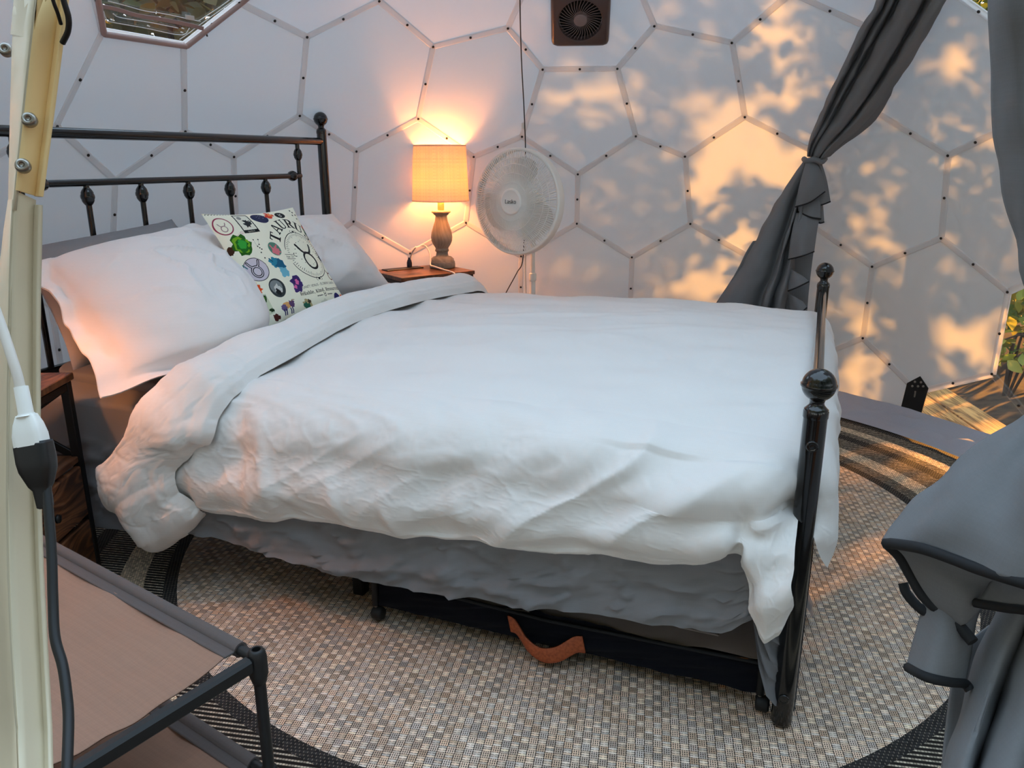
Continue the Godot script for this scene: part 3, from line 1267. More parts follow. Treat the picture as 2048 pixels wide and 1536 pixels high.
func build_bed() -> void:
	var f := bed_thing("metal_bed", "black metal bed frame with ball-topped posts and knobbed headboard spindles", "bed")
	var m: Material = M.black_metal
	var L := 2.07
	var W := 1.549
	for q in [[0.0, 0.0, 0.708], [0.0, W, 0.708], [L, 0.0, 1.255], [L, W, 1.255]]:
		var mb := MB.new()
		var ball := 0.0295
		mb.lathe(post_profile(q[2], 0.0205, ball), 30, Vector3(q[0], 0, q[1]))
		var p := put("post", mb, m, f)
		for y in [0.072, 0.60]:
			if q[0] == 0.0 and q[1] == 0.0:
				var cap := MB.new()
				cap.lathe([Vector2(0.0105, 0), Vector2(0.0105, 0.003), Vector2(0.0085, 0.0045), Vector2(0.007, 0.003), Vector2(0.004, 0.0035), Vector2(0, 0.0035)], 14, Vector3(q[0], y, q[1] - 0.0198), Basis(Vector3(1, 0, 0), Vector3(0, 0, -1), Vector3(0, 1, 0)))
				put("bolt_cover", cap, m, p)
	var rail := func(called, a, b, r):
		var mb := MB.new()
		mb.tube([a, b], r, 18)
		return put(called, mb, m, f)
	rail.call("top_rail", Vector3(L, 1.163, 0.0), Vector3(L, 1.163, W), 0.0155)
	rail.call("middle_rail", Vector3(L, 1.024, 0.125), Vector3(L, 1.024, W - 0.17), 0.0105)
	rail.call("lower_rail", Vector3(L, 0.50, 0.0), Vector3(L, 0.50, W), 0.0125)
	rail.call("foot_rail", Vector3(0, 0.635, 0.0), Vector3(0, 0.635, W), 0.0125).visible = true
	rail.call("foot_rail", Vector3(0, 0.345, 0.0), Vector3(0, 0.345, W), 0.0125)
	for k in 5:
		var z := 0.334 + 0.2045 * k
		var mb := MB.new()
		mb.tube([Vector3(L, 0.50, z), Vector3(L, 1.022, z)], 0.0085, 14)
		mb.lathe(knob_profile(0.955, 1.012, 0.020), 20, Vector3(L, 0, z))
		put("spindle", mb, m, f)
	for z in [0.125, W - 0.177]:
		var mb := MB.new()
		mb.tube([Vector3(L, 0.50, z), Vector3(L, 1.160, z)], 0.0088, 14)
		mb.lathe(knob_profile(1.082, 1.135, 0.0185), 20, Vector3(L, 0, z))
		put("side_spindle", mb, m, f)
	for e in [[0.185, 1.0], [1.325, 1.0]]:
		var mb := MB.new()
		mb.lathe(knob_profile(-0.026, 0.026, 0.021), 20, Vector3(L, 1.024, e[0]), Basis(Vector3(0, 1, 0), Vector3(0, 0, 1), Vector3(1, 0, 0)))
		put("knob", mb, m, f)
	for z in [0.03, W - 0.03]:
		var mb := MB.new()
		mb.box(Vector3(L / 2, 0.325, z), Vector3(L - 0.05, 0.045, 0.025), 0.003)
		put("side_rail", mb, M.frame_black, f)
	for k in 8:
		var mb := MB.new()
		mb.box(Vector3(0.16 + k * 0.25, 0.338, W / 2), Vector3(0.06, 0.014, W - 0.09), 0.003)
		put("slat", mb, M.frame_black, f)
	for q in [[1.05, 0.115], [1.05, W / 2], [1.05, W - 0.115]]:
		var mb := MB.new()
		mb.box(Vector3(q[0], 0.165, q[1]), Vector3(0.032, 0.33, 0.032), 0.003)
		put("support_leg", mb, M.frame_black, f)
	# mattress
	var mm := MB.new()
	mm.grid(48, 20, func(a, b):
		var an: float = TAU * a
		var v: float = lerpf(-1.0, 1.0, b)
		var k := pow(absf(cos(an)), 0.12) * signf(cos(an))
		var k2 := pow(absf(sin(an)), 0.12) * signf(sin(an))
		var rr := 1.0 if absf(v) < 0.8 else sqrt(1.0 - pow((absf(v) - 0.8) / 0.2, 2.0)) * 0.06 + 0.94
		if b == 0.0 or b == 1.0:
			rr = 0.0
		return Vector3(L / 2 + k * 0.985 * rr, 0.445 + v * 0.096, W / 2 - k2 * 0.725 * rr), false, true)
	var mo := put("mattress", mm, M.sheet_grey)
	mo.transform = bed_xf
	tag(mo, "thick mattress on the black bed frame under the bedding", "mattress")
	# rolling storage bin under the bed
	var b := bed_thing("storage_bin", "black fabric under-bed storage bin on wheels with a brown leather handle", "storage bin")
	var bb := MB.new()
	# front of the bag, hanging between the corner posts, then the rest of the box
	bb.grid(60, 10, func(a, c):
		var s := lerpf(0.945, 0.045, a)
		var sag := 0.010 * sin(PI * a) + 0.006 * sin(a * 9.0)
		var y := lerpf(0.040, 0.122 - sag, c)
		var w := 0.006 * fbm(Vector3(s * 9.0 + c * 2.5, c * 1.2, 0.0), 2) + 0.008 * sin(PI * a) * sin(PI * c)
		return Vector3(s, y, 0.024 - w))
	bb.box(Vector3(0.495, 0.040, 0.36), Vector3(0.90, 0.012, 0.66), 0.003)
	bb.box(Vector3(0.05, 0.08, 0.36), Vector3(0.012, 0.085, 0.66), 0.003)
	bb.box(Vector3(0.94, 0.08, 0.36), Vector3(0.012, 0.085, 0.66), 0.003)
	bb.box(Vector3(0.495, 0.08, 0.69), Vector3(0.90, 0.085, 0.012), 0.003)
	put("body", bb, M.bin_cloth, b)
	var lid := MB.new()
	lid.grid(40, 14, func(a, c):
		var s := lerpf(0.94, 0.05, a)
		return Vector3(s, 0.118 + 0.045 * sin(PI * minf(c * 1.6, 0.75)) + 0.006 * fbm(Vector3(s * 7.0, c * 5.0, 1.0), 2) - 0.010 * sin(PI * a), lerpf(0.026, 0.69, c)))
	put("lid", lid, M.bin_lid, b)
	var pk := MB.new()
	pk.tube([Vector3(0.94, 0.118, 0.020), Vector3(0.5, 0.108, 0.014), Vector3(0.05, 0.114, 0.020)], 0.004, 6)
	put("piping", pk, M.piping, b)
	for s in [0.36, 0.18]:
		var pm := MB.new()
		pm.box(Vector3(s, 0.136, 0.10), Vector3(0.085, 0.004, 0.10), 0.0015)
		put("pocket", pm, M.bin_lid, b)
	for s in [0.945, 0.045]:
		var fr := MB.new()
		fr.tube([Vector3(s, 0.045, 0.018), Vector3(s, 0.16, 0.018)], 0.009, 10)
		put("corner_post", fr, M.frame_black, b)
		var wh := MB.new()
		wh.lathe([Vector2(0, -0.014), Vector2(0.013, -0.014), Vector2(0.0165, -0.009), Vector2(0.0165, 0.009), Vector2(0.013, 0.014), Vector2(0, 0.014)], 20, Vector3(s - 0.006, 0.0235, 0.018), Basis(Vector3(0, 1, 0), Vector3(1, 0, 0), Vector3(0, 0, -1)))
		var w := put("wheel", wh, M.rubber, b)
		var st := MB.new()
		st.tube([Vector3(s, 0.036, 0.018), Vector3(s, 0.050, 0.018)], 0.0045, 8)
		put("stem", st, M.steel, w)
	var hd := MB.new()
	var mid := spline([Vector3(0.590, 0.083, 0.012), Vector3(0.572, 0.079, 0.009), Vector3(0.540, 0.050, -0.004), Vector3(0.505, 0.036, -0.008), Vector3(0.470, 0.044, -0.004), Vector3(0.435, 0.068, 0.009), Vector3(0.415, 0.072, 0.012)], 30)
	var rows := [[], []]
	for i in mid.size():
		var e: float = 0.0165 + 0.003 * absf(i - 15.0) / 15.0
		rows[0].append(mid[i] - Vector3(0.004, e, 0.003))
		rows[1].append(mid[i] + Vector3(0.004, e, -0.003))
	sheet(hd, patch([rows[0], rows[1]], 30, 3), 0.005)
	put("handle", hd, M.leather, b)


# ------------------------------------------------------------------ bedding
const HEM := [[-0.06, 0.40], [0.005, 0.31], [0.024, 0.25], [0.045, 0.228], [0.070, 0.275], [0.100, 0.385], [0.125, 0.388], [0.19, 0.355], [0.268, 0.338], [0.368, 0.333], [0.516, 0.306], [0.629, 0.317], [0.72, 0.298], [0.822, 0.289], [0.951, 0.293], [1.102, 0.279], [1.16, 0.262], [1.219, 0.265], [1.326, 0.255], [1.40, 0.262], [1.46, 0.235], [1.53, 0.188], [1.60, 0.20], [1.66, 0.26], [1.8, 0.27]]


# creases of the duvet: start and end on the surface (s, height on the side or height + distance in over the top), width, depth
const FOLDS := [[0.02, 0.60, 0.42, 0.36, 0.035, 0.016], [0.02, 0.54, 0.36, 0.44, 0.028, 0.014], [0.02, 0.50, 0.24, 0.40, 0.022, -0.010], [0.0, 0.66, 0.60, 0.56, 0.045, 0.010], [0.02, 0.46, 0.14, 0.42, 0.020, 0.010], [0.10, 0.47, 0.11, 0.37, 0.014, -0.026], [0.11, 0.44, 0.05, 0.43, 0.013, -0.014], [0.32, 0.40, 0.72, 0.30, 0.022, 0.009], [0.5, 0.42, 0.62, 0.31, 0.018, 0.008], [0.7, 0.48, 0.64, 0.30, 0.020, 0.006], [0.85, 0.38, 0.80, 0.29, 0.016, 0.008], [1.00, 0.44, 0.93, 0.29, 0.018, 0.007], [1.19, 0.52, 1.12, 0.27, 0.022, 0.012], [1.26, 0.60, 1.22, 0.27, 0.024, -0.012], [1.33, 0.56, 1.38, 0.27, 0.020, 0.008], [1.16, 0.38, 1.02, 0.31, 0.018, 0.007], [0.25, 0.50, 0.55, 0.40, 0.016, 0.006], [0.36, 0.56, 0.85, 0.46, 0.02, 0.006], [0.2, 1.5, 0.75, 1.25, 0.03, 0.008], [0.5, 1.65, 1.05, 1.45, 0.025, 0.010], [0.75, 1.35, 1.2, 1.2, 0.03, 0.008], [0.9, 1.0, 1.28, 0.85, 0.03, 0.006], [0.15, 1.1, 0.7, 1.0, 0.035, 0.006], [0.3, 0.85, 0.9, 0.80, 0.04, 0.006]]


func duvet_section(s: float, v: float, hem: float) -> Array:      # -> [height, t, over-the-top weight]
	var tn := -0.072
	var top := 0.572 + 0.012 * sin(s * 3.0)
	var rc := 0.115
	if v < 0.05:                                # the rounded lip of the hem
		var a := PI * (1.0 - v / 0.05)
		return [hem + 0.016 - sin(a) * 0.016, tn + 0.018 + cos(PI - a) * 0.018, 0.0]
	if v < 0.33:
		var f := (v - 0.05) / 0.28
		return [lerpf(hem + 0.016, top - rc, f), tn - 0.024 * pow(sin(PI * pow(f, 0.8)), 2.0), 0.0]
	if v < 0.46:
		var f := (v - 0.33) / 0.13
		var a := f * PI / 2
		return [top - rc + sin(a) * rc, tn + (1.0 - cos(a)) * 0.16, smoothstep(0.0, 1.0, f)]
	if v < 0.84:
		var f := (v - 0.46) / 0.38
		var t := lerpf(tn + 0.16, 1.45, f)
		return [top + 0.036 * sin(PI * minf(1.0, f * 0.98 + 0.02)), t, 1.0]
	if v < 0.92:
		var f := (v - 0.84) / 0.08
		var a := f * PI / 2
		return [top - 0.10 + cos(a) * 0.10 + 0.036 * sin(PI * 0.98 + 0.06) * (1.0 - f) * 0.0, lerpf(1.45, 1.62, sin(a)), 1.0 - smoothstep(0.0, 1.0, f)]
	var g := (v - 0.92) / 0.08
	return [lerpf(top - 0.10, 0.30, g), 1.62 + 0.02 * sin(PI * g), 0.0]


func fold_edge(v: float) -> Array:               # where the duvet is turned down: [s of the fold, length of the turned part]
	var e := lut([[0.0, 1.54], [0.05, 1.55], [0.12, 1.62], [0.2, 1.625], [0.28, 1.575], [0.36, 1.51], [0.43, 1.46], [0.5, 1.45], [0.6, 1.46], [0.74, 1.46], [0.84, 1.45], [1.0, 1.46]], v)
	var l := lut([[0.0, 0.16], [0.10, 0.21], [0.24, 0.22], [0.34, 0.22], [0.42, 0.19], [0.5, 0.155], [0.6, 0.125], [0.8, 0.13], [1.0, 0.14]], v)
	return [e, l]


func duvet_point(a: float, v: float) -> Vector3:
	# along the duvet: 0..0.16 hangs over the foot, 0.16..0.22 rounds the edge, then lies flat to 0.84, turns over to 0.88, returns to 1
	var fe := fold_edge(v)
	var s_top := 0.0
	var drop := 0.0
	var lift := 0.0
	var s_side := 0.0
	var r := 0.10
	if a < 0.10:
		s_top = -0.052 - 0.012 * sin(PI * a / 0.10)
		drop = r + 0.15 * (1.0 - a / 0.10)
		s_side = lerpf(0.010, 0.052, a / 0.10)
	elif a < 0.17:
		var q := (a - 0.10) / 0.07 * PI / 2
		s_top = 0.05 - cos(q) * r - 0.002
		drop = r - sin(q) * r
		s_side = lerpf(0.052, 0.115, (a - 0.10) / 0.07)
	elif a < 0.80:
		var q := (a - 0.17) / 0.63
		s_top = lerpf(0.048, fe[0] - 0.03, q)
		s_side = lerpf(0.115, fe[0] - 0.03, q)
	elif a < 0.86:
		var q := (a - 0.80) / 0.06 * PI
		s_top = fe[0] - 0.03 + sin(q) * 0.036
		lift = (1.0 - cos(q)) * 0.034
		s_side = s_top
	else:
		var q := (a - 0.86) / 0.14
		s_top = fe[0] - 0.03 - q * (fe[1] - 0.03)
		lift = 0.068 - 0.044 * q * q + 0.012 * sin(PI * q)
		if q > 0.93:
			lift -= 0.016 * (q - 0.93) / 0.07
		s_side = s_top
	var hem := lut(HEM, s_side)
	var c := duvet_section(s_side, v, hem)
	var g: float = c[2]
	var s := lerpf(s_side, s_top, g)
	var y: float = c[0] - drop * g
	var t: float = c[1]
	if lift > 0:                                # the turned part lies outside the layer under it
		var e := 0.03
		var c2 := duvet_section(s_side, minf(v + e, 1.0), hem)
		var c1 := duvet_section(s_side, maxf(v - e, 0.0), hem)
		var d := Vector2(c2[1] - c1[1], c2[0] - c1[0]).normalized()
		y += d.x * lift
		t -= d.y * lift
	# near the foot corner the cloth passes inside the post above the hanging corner
	if t < 0.4:
		var near := smoothstep(0.085, 0.012, s_side) * (1.0 - g)
		t += near * 0.125 * smoothstep(0.40, 0.52, y)
		t -= 0.022 * smoothstep(0.46, 0.36, y) * smoothstep(0.10, 0.05, s_side) * (1.0 - g)
		if g > 0.0 and g < 1.0:
			t += smoothstep(0.10, -0.02, s) * 0.05 * (1.0 - g)
	return Vector3(s, y, t)


func seg_dist(p: Vector2, a: Vector2, b: Vector2) -> Vector2:      # distance to the segment, position along it
	var d := b - a
	var f := clampf((p - a).dot(d) / d.length_squared(), 0, 1)
	return Vector2((p - a - d * f).length(), f)


func duvet_wrinkle(p: Vector3, _n: Vector3, a: float, v: float) -> float:
	var c := Vector2(p.x, p.y) if v < 0.40 else Vector2(p.x, 0.58 + p.z + 0.05)
	var d := 0.0
	var top := smoothstep(0.36, 0.5, v)
	# soft filling
	d += lerpf(0.007, 0.006, top) * fbm(p * Vector3(3.0, 3.4, 3.0) + Vector3(1, 2, 3), 2)
	# long creases pulled towards the near foot post
	var foot := smoothstep(1.1, 0.1, p.x)
	var w := Vector3(p.x * 1.1 + p.y * 0.6 + p.z * 0.3, 0, (p.y + lerpf(0.75, 0.22, top) * p.x + p.z * 0.55) * 7.5)
	d += (0.008 * foot + 0.003) * (1.0 - absf(fn.get_noise_3dv(w + Vector3(0, 4.4, 0))) * 2.0) * (1.0 - 0.72 * top)
	# creases running down to the hem
	var side := 1.0 - top
	var h := Vector3((p.x + 0.12 * p.y) * 8.0, p.y * 1.5, 2.0)
	d += 0.010 * side * smoothstep(0.62, 0.30, p.y) * fn.get_noise_3dv(h)
	# fine crinkle, strongest near the head end of the side and on the turned part
	var head := smoothstep(0.7, 1.35, p.x)
	var cr := ridge(Vector3(p.x * 9.0, p.y * 9.0, p.z * 9.0) + Vector3(3, 3, 3)) * 0.5 + ridge(Vector3(p.x * 17.0 + p.y * 6.0, p.y * 15.0 - p.x * 5.0, p.z * 15.0)) * 0.35
	cr += 0.25 * ridge(Vector3(p.x * 26.0 - p.y * 9.0, p.y * 24.0 + p.x * 8.0, p.z * 24.0) + Vector3(8, 1, 4))
	d += cr * lerpf(0.0030, 0.0042, head) * (1.0 - 0.62 * top)
	if a > 0.86:
		d += 0.003 * fbm(Vector3(p.x * 4.0, p.y * 5.0, p.z * 5.0), 2)
	for q in FOLDS:
		var sd := seg_dist(c, Vector2(q[0], q[1]), Vector2(q[2], q[3]))
		if sd.x < q[4] * 2.5:
			d += (0.95 - 0.4 * top) * q[5] * exp(-sd.x * sd.x / (q[4] * q[4])) * sin(PI * clampf(sd.y * 0.9 + 0.08, 0, 1))
	if a > 0.86:
		d -= 0.0022 * exp(-pow((a - 0.975) / 0.006, 2.0))
	if v < 0.05:
		d *= 0.4
	return d


func pillow(mb: MB, bl: Vector3, br_: Vector3, tr: Vector3, tl: Vector3, thick: float, flange := 0.0, seed_ := 0.0, crease := 1.0, nu := 56, nv := 44, bow := Vector3.ZERO) -> void:
	# two puffed faces meeting at the seam; an optional flat flange runs round it
	var n := (br_ - bl).cross(tl - bl).normalized()
	var c := (bl + br_ + tr + tl) / 4.0
	var pos := func(a, b, face):
		var x: float = a * 2.0 - 1.0
		var y: float = b * 2.0 - 1.0
		var k := 1.0 + flange
		if flange > 0:                          # the outer rings of the grid are the flange
			var e := 6.0 / nu
			var e2 := 6.0 / nv
			x = signf(x) * ((1.0 - (1.0 - absf(x)) / e * flange / k) if absf(x) > 1.0 - e else absf(x) / (1.0 - e) / k)
			y = signf(y) * ((1.0 - (1.0 - absf(y)) / e2 * flange / k) if absf(y) > 1.0 - e2 else absf(y) / (1.0 - e2) / k)
			a = (x + 1.0) / 2.0
			b = (y + 1.0) / 2.0
		var p := bl.lerp(br_, a).lerp(tl.lerp(tr, a), b)
		# sides draw in between the corners
		var mid := (1.0 - x * x) * absf(y) * y * y + (1.0 - y * y) * absf(x) * x * x
		p = p.lerp(c, 0.07 * mid) + bow * (1.0 - x * x) * pow((1.0 - y) * 0.5, 1.5)
		var xi := minf(1.0, absf(x) * k)
		var yi := minf(1.0, absf(y) * k)
		var h := pow(maxf(0.0, 1.0 - pow(xi, 2.6)), 0.62) * pow(maxf(0.0, 1.0 - pow(yi, 2.6)), 0.62)
		var q := Vector3(x * 2.2 + seed_, y * 2.0, face * 3.0)
		var wr := 0.08 * fbm(q * 0.55, 2) * h
		var corner := smoothstep(0.2, 1.0, absf(x) * absf(y))
		wr += crease * 0.10 * h * ridge(Vector3(atan2(y, x) * 1.6 + seed_, 0.5 * Vector2(x, y).length(), seed_)) * (0.15 + corner)
		wr += crease * 0.06 * h * ridge(Vector3(x * 1.3 + seed_, y * 2.4 + x * 0.9, 4.0 + face))
		p += n * face * thick * 0.5 * h * (1.0 + wr * 1.6)
		if flange > 0 and h <= 0.0:
			p += n * (0.016 * fn.get_noise_2d(x * 2.2 + seed_, y * 2.2) + face * 0.0022)
		elif flange > 0:
			p += n * face * (0.0022 + 0.010 * smoothstep(0.0, 0.22, h))
		return p
	mb.grid(nu, nv, func(a, b): return pos.call(a, b, 1.0))
	mb.grid(nu, nv, func(a, b): return pos.call(a, b, -1.0), true)


func build_bedding() -> void:
	# grey sheet hanging round the mattress
	var sh := MB.new()
	var near_hem := [[-0.02, 0.03], [0.012, 0.05], [0.045, 0.10], [0.062, 0.26], [0.085, 0.24], [0.121, 0.203], [0.269, 0.199], [0.429, 0.184], [0.601, 0.166], [0.787, 0.152], [0.987, 0.151], [1.187, 0.169], [1.468, 0.178], [1.60, 0.15], [1.80, 0.13], [2.03, 0.12]]
	sh.grid(300, 40, func(a, b):
		# a runs from the head along the near side, round the foot, to the far side and back
		var q: float = a * 5.6
		var s := 0.0
		var t := 0.0
		var hem := 0.1
		var o := Vector3.ZERO
		if q < 2.06:
			s = 2.03 - q
			t = -0.028
			hem = lut(near_hem, s)
			o = Vector3(0, 0, -1)
			t += 0.055 * smoothstep(0.07, -0.01, s)
		elif q < 3.54:
			s = 0.016
			t = 0.03 + (q - 2.06)
			hem = lut([[0.0, 0.05], [0.06, 0.03], [0.12, 0.18], [0.32, 0.15], [0.39, 0.008], [0.46, 0.12], [1.5, 0.14]], t)
			o = Vector3(-1, 0, 0)
		else:
			s = -0.034 + (q - 3.54)
			t = 1.575
			hem = 0.12
			o = Vector3(0, 0, 1)
		var y := lerpf(hem, 0.52 - 0.12 * exp(-pow((q - 2.06) / 0.12, 2.0)), b)
		var inn := smoothstep(0.88, 1.0, b)
		var p := Vector3(s, y - 0.012 * inn * inn, t) - o * 0.09 * inn * inn
		var low: float = 1.0 - b
		var w: float = 0.010 * low * sin(q * 17.0 + 2.0 * fn.get_noise_2d(q * 2.0, 0)) * (0.3 if q < 2.06 else 1.0)
		w += 0.006 * fbm(Vector3(q * 5.0, b * 3.0, 0), 3)
		w += 0.016 * ridge(Vector3(q * 3.2 + b * 1.6, b * 2.4 - q * 1.1, 7.0)) + 0.013 * ridge(Vector3(q * 6.0 - b * 2.4, b * 3.0 + q * 1.6, 2.0)) + 0.007 * ridge(Vector3(q * 13.0 + b * 4.0, b * 6.0 - q * 3.0, 5.0))
		w *= smoothstep(0.25, 0.55, low)
		w += 0.02 * low * low
		if q > 2.06 and q < 3.54:
			w = w * 0.5 - 0.012 + 0.075 * low * low * exp(-pow((t - 0.39) / 0.05, 2.0))
		return p + o * w)
	var so := put("bed_sheet", sh, M.sheet_grey)
	so.transform = bed_xf
	tag(so, "grey wrinkled bed sheet hanging below the white duvet along the bed side", "sheet")
	# the duvet
	var nu := 350
	var nv := 280
	var g := MB.new()
	g.grid(nu, nv, func(a, v): return duvet_point(a, v), true)
	var n := g.normals()
	for i in g.v.size():
		g.v[i] += n[i] * duvet_wrinkle(g.v[i], n[i], g.uv[i].x, g.uv[i].y)
	var du := put("duvet", g, M.duvet)
	du.transform = bed_xf
	tag(du, "puffy white duvet spread over the bed and turned down below the pillows", "duvet")
	# pillows
	var p1 := MB.new()
	pillow(p1, Vector3(1.60, 0.545, -0.110), Vector3(1.62, 0.575, 0.54), Vector3(1.995, 0.885, 0.76), Vector3(1.99, 0.845, 0.02), 0.225, 0.15, 1.3, 1.0, 90, 70, Vector3(-0.21, 0.03, 0))
	var o1 := put("pillow", p1, M.pillow_white)
	o1.transform = bed_xf
	tag(o1, "large white pillow with flat flanged edges leaning on the left half of the headboard", "pillow", "bed pillows")
	var p2 := MB.new()
	pillow(p2, Vector3(1.78, 0.585, 0.72), Vector3(1.60, 0.585, 1.30), Vector3(1.95, 0.870, 1.42), Vector3(2.0, 0.885, 0.80), 0.20, 0.0, 4.1, 0.9)
	var o2 := put("pillow", p2, M.pillow_white)
	o2.transform = bed_xf
	tag(o2, "plump white pillow behind the printed cushion near the right headboard post", "pillow", "bed pillows")
	var p3 := MB.new()
	pillow(p3, Vector3(1.76, 0.575, -0.05), Vector3(1.74, 0.58, 0.66), Vector3(2.03, 0.90, 0.61), Vector3(2.035, 0.86, 0.05), 0.17, 0.0, 7.7, 1.6)
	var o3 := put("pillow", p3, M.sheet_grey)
	o3.transform = bed_xf
	tag(o3, "grey pillow peeking out behind the large white pillow on the left", "pillow", "bed pillows")
	var p4 := MB.new()
	pillow(p4, Vector3(1.70, 0.58, 0.72), Vector3(1.70, 0.58, 1.44), Vector3(2.02, 0.845, 1.40), Vector3(2.02, 0.862, 0.70), 0.12, 0.0, 9.2, 1.4)
	var o4 := put("pillow", p4, M.sheet_grey)
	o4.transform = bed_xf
	tag(o4, "grey pillow with just its dark corner showing behind the printed cushion", "pillow", "bed pillows")
	build_cushion()


# ------------------------------------------------------------------ printed cushion
class Canvas:
	var n: int
	var img: Image

	func _init(size: int, back: Color) -> void:
		n = size
		img = Image.create(n, n, false, Image.FORMAT_RGB8)
		img.fill(back)

	func poly(ps: Array, c: Color) -> void:               # even-odd scanline fill; points in 0..1, y down
		var lo := 9.0
		var hi := -9.0
		for p in ps:
			lo = minf(lo, p.y)
			hi = maxf(hi, p.y)
		for y in range(maxi(0, int(lo * n)), mini(n, int(hi * n) + 1)):
			var yy := (y + 0.5) / n
			var xs := []
			for i in ps.size():
				var a: Vector2 = ps[i]
				var b: Vector2 = ps[(i + 1) % ps.size()]
				if (a.y <= yy) != (b.y <= yy):
					xs.append(a.x + (yy - a.y) / (b.y - a.y) * (b.x - a.x))
			xs.sort()
			for k in range(0, xs.size() - 1, 2):
				var x0 := maxi(0, roundi(xs[k] * n))
				var x1 := mini(n, roundi(xs[k + 1] * n))
				if x1 > x0:
					img.fill_rect(Rect2i(x0, y, x1 - x0, 1), c)

	func disc(c: Vector2, rx: float, ry: float, k: Color, rot := 0.0) -> void:
		var ps := []
		for i in 40:
			ps.append(c + Vector2(cos(TAU * i / 40) * rx, sin(TAU * i / 40) * ry).rotated(rot))
		poly(ps, k)

	func line(ps: Array, w: float, k: Color) -> void:
		for i in ps.size() - 1:
			var d: Vector2 = (ps[i + 1] - ps[i]).normalized().orthogonal() * w * 0.5
			poly([ps[i] + d, ps[i + 1] + d, ps[i + 1] - d, ps[i] - d], k)
			disc(ps[i + 1], w * 0.5, w * 0.5, k)

	func arc(c: Vector2, r: float, a0: float, a1: float, w: float, k: Color) -> void:
		var ps := []
		for i in 49:
			var a := lerpf(a0, a1, i / 48.0)
			ps.append(c + Vector2(cos(a), sin(a)) * r)
		line(ps, w, k)

	func blob(c: Vector2, r: float, k: Color, s: int, rough := 0.35, sq := 1.0) -> void:
		var q := RandomNumberGenerator.new()
		q.seed = s
		var ps := []
		for i in 18:
			var rr := r * (1.0 + q.randf_range(-rough, rough))
			ps.append(c + Vector2(cos(TAU * i / 18) * rr, sin(TAU * i / 18) * rr * sq))
		poly(ps, k)

	func text(t: String, c: Vector2, h: float, k: Color, font := "Droid Sans", rot := 0.0, bold := false) -> void:
		var tm := TextMesh.new()
		var f := SystemFont.new()
		f.font_names = PackedStringArray([font])
		if bold:
			f.font_weight = 700
		tm.font = f
		tm.font_size = 64
		tm.pixel_size = 0.01
		tm.depth = 0.0
		tm.text = t
		var a := tm.get_mesh_arrays()
		var vs: PackedVector3Array = a[Mesh.ARRAY_VERTEX]
		var ix: PackedInt32Array = a[Mesh.ARRAY_INDEX] if a[Mesh.ARRAY_INDEX] != null else PackedInt32Array(range(vs.size()))
		var s := h / 0.47                          # capitals are about 0.47 of a unit high
		for i in range(0, ix.size(), 3):
			var ps := []
			for j in 3:
				var q := vs[ix[i + j]]
				ps.append(c + Vector2(q.x, -q.y).rotated(rot) * s)
			poly(ps, k)

	func bull_sign(c: Vector2, r: float, w: float, k: Color, rot := 0.0) -> void:      # ring with two horns
		arc(c, r, 0, TAU, w, k)
		var l := []
		var q := []
		for i in 13:
			var f := i / 12.0
			var p := Vector2(lerpf(0.25, 1.25, f), -1.0 - 0.25 * f - 0.75 * f * f + 0.3 * sin(PI * f) * 0.6)
			l.append(c + (Vector2(p.x, p.y) * r).rotated(rot))
			q.append(c + (Vector2(-p.x, p.y) * r).rotated(rot))
		line(l, w, k)
		line(q, w, k)


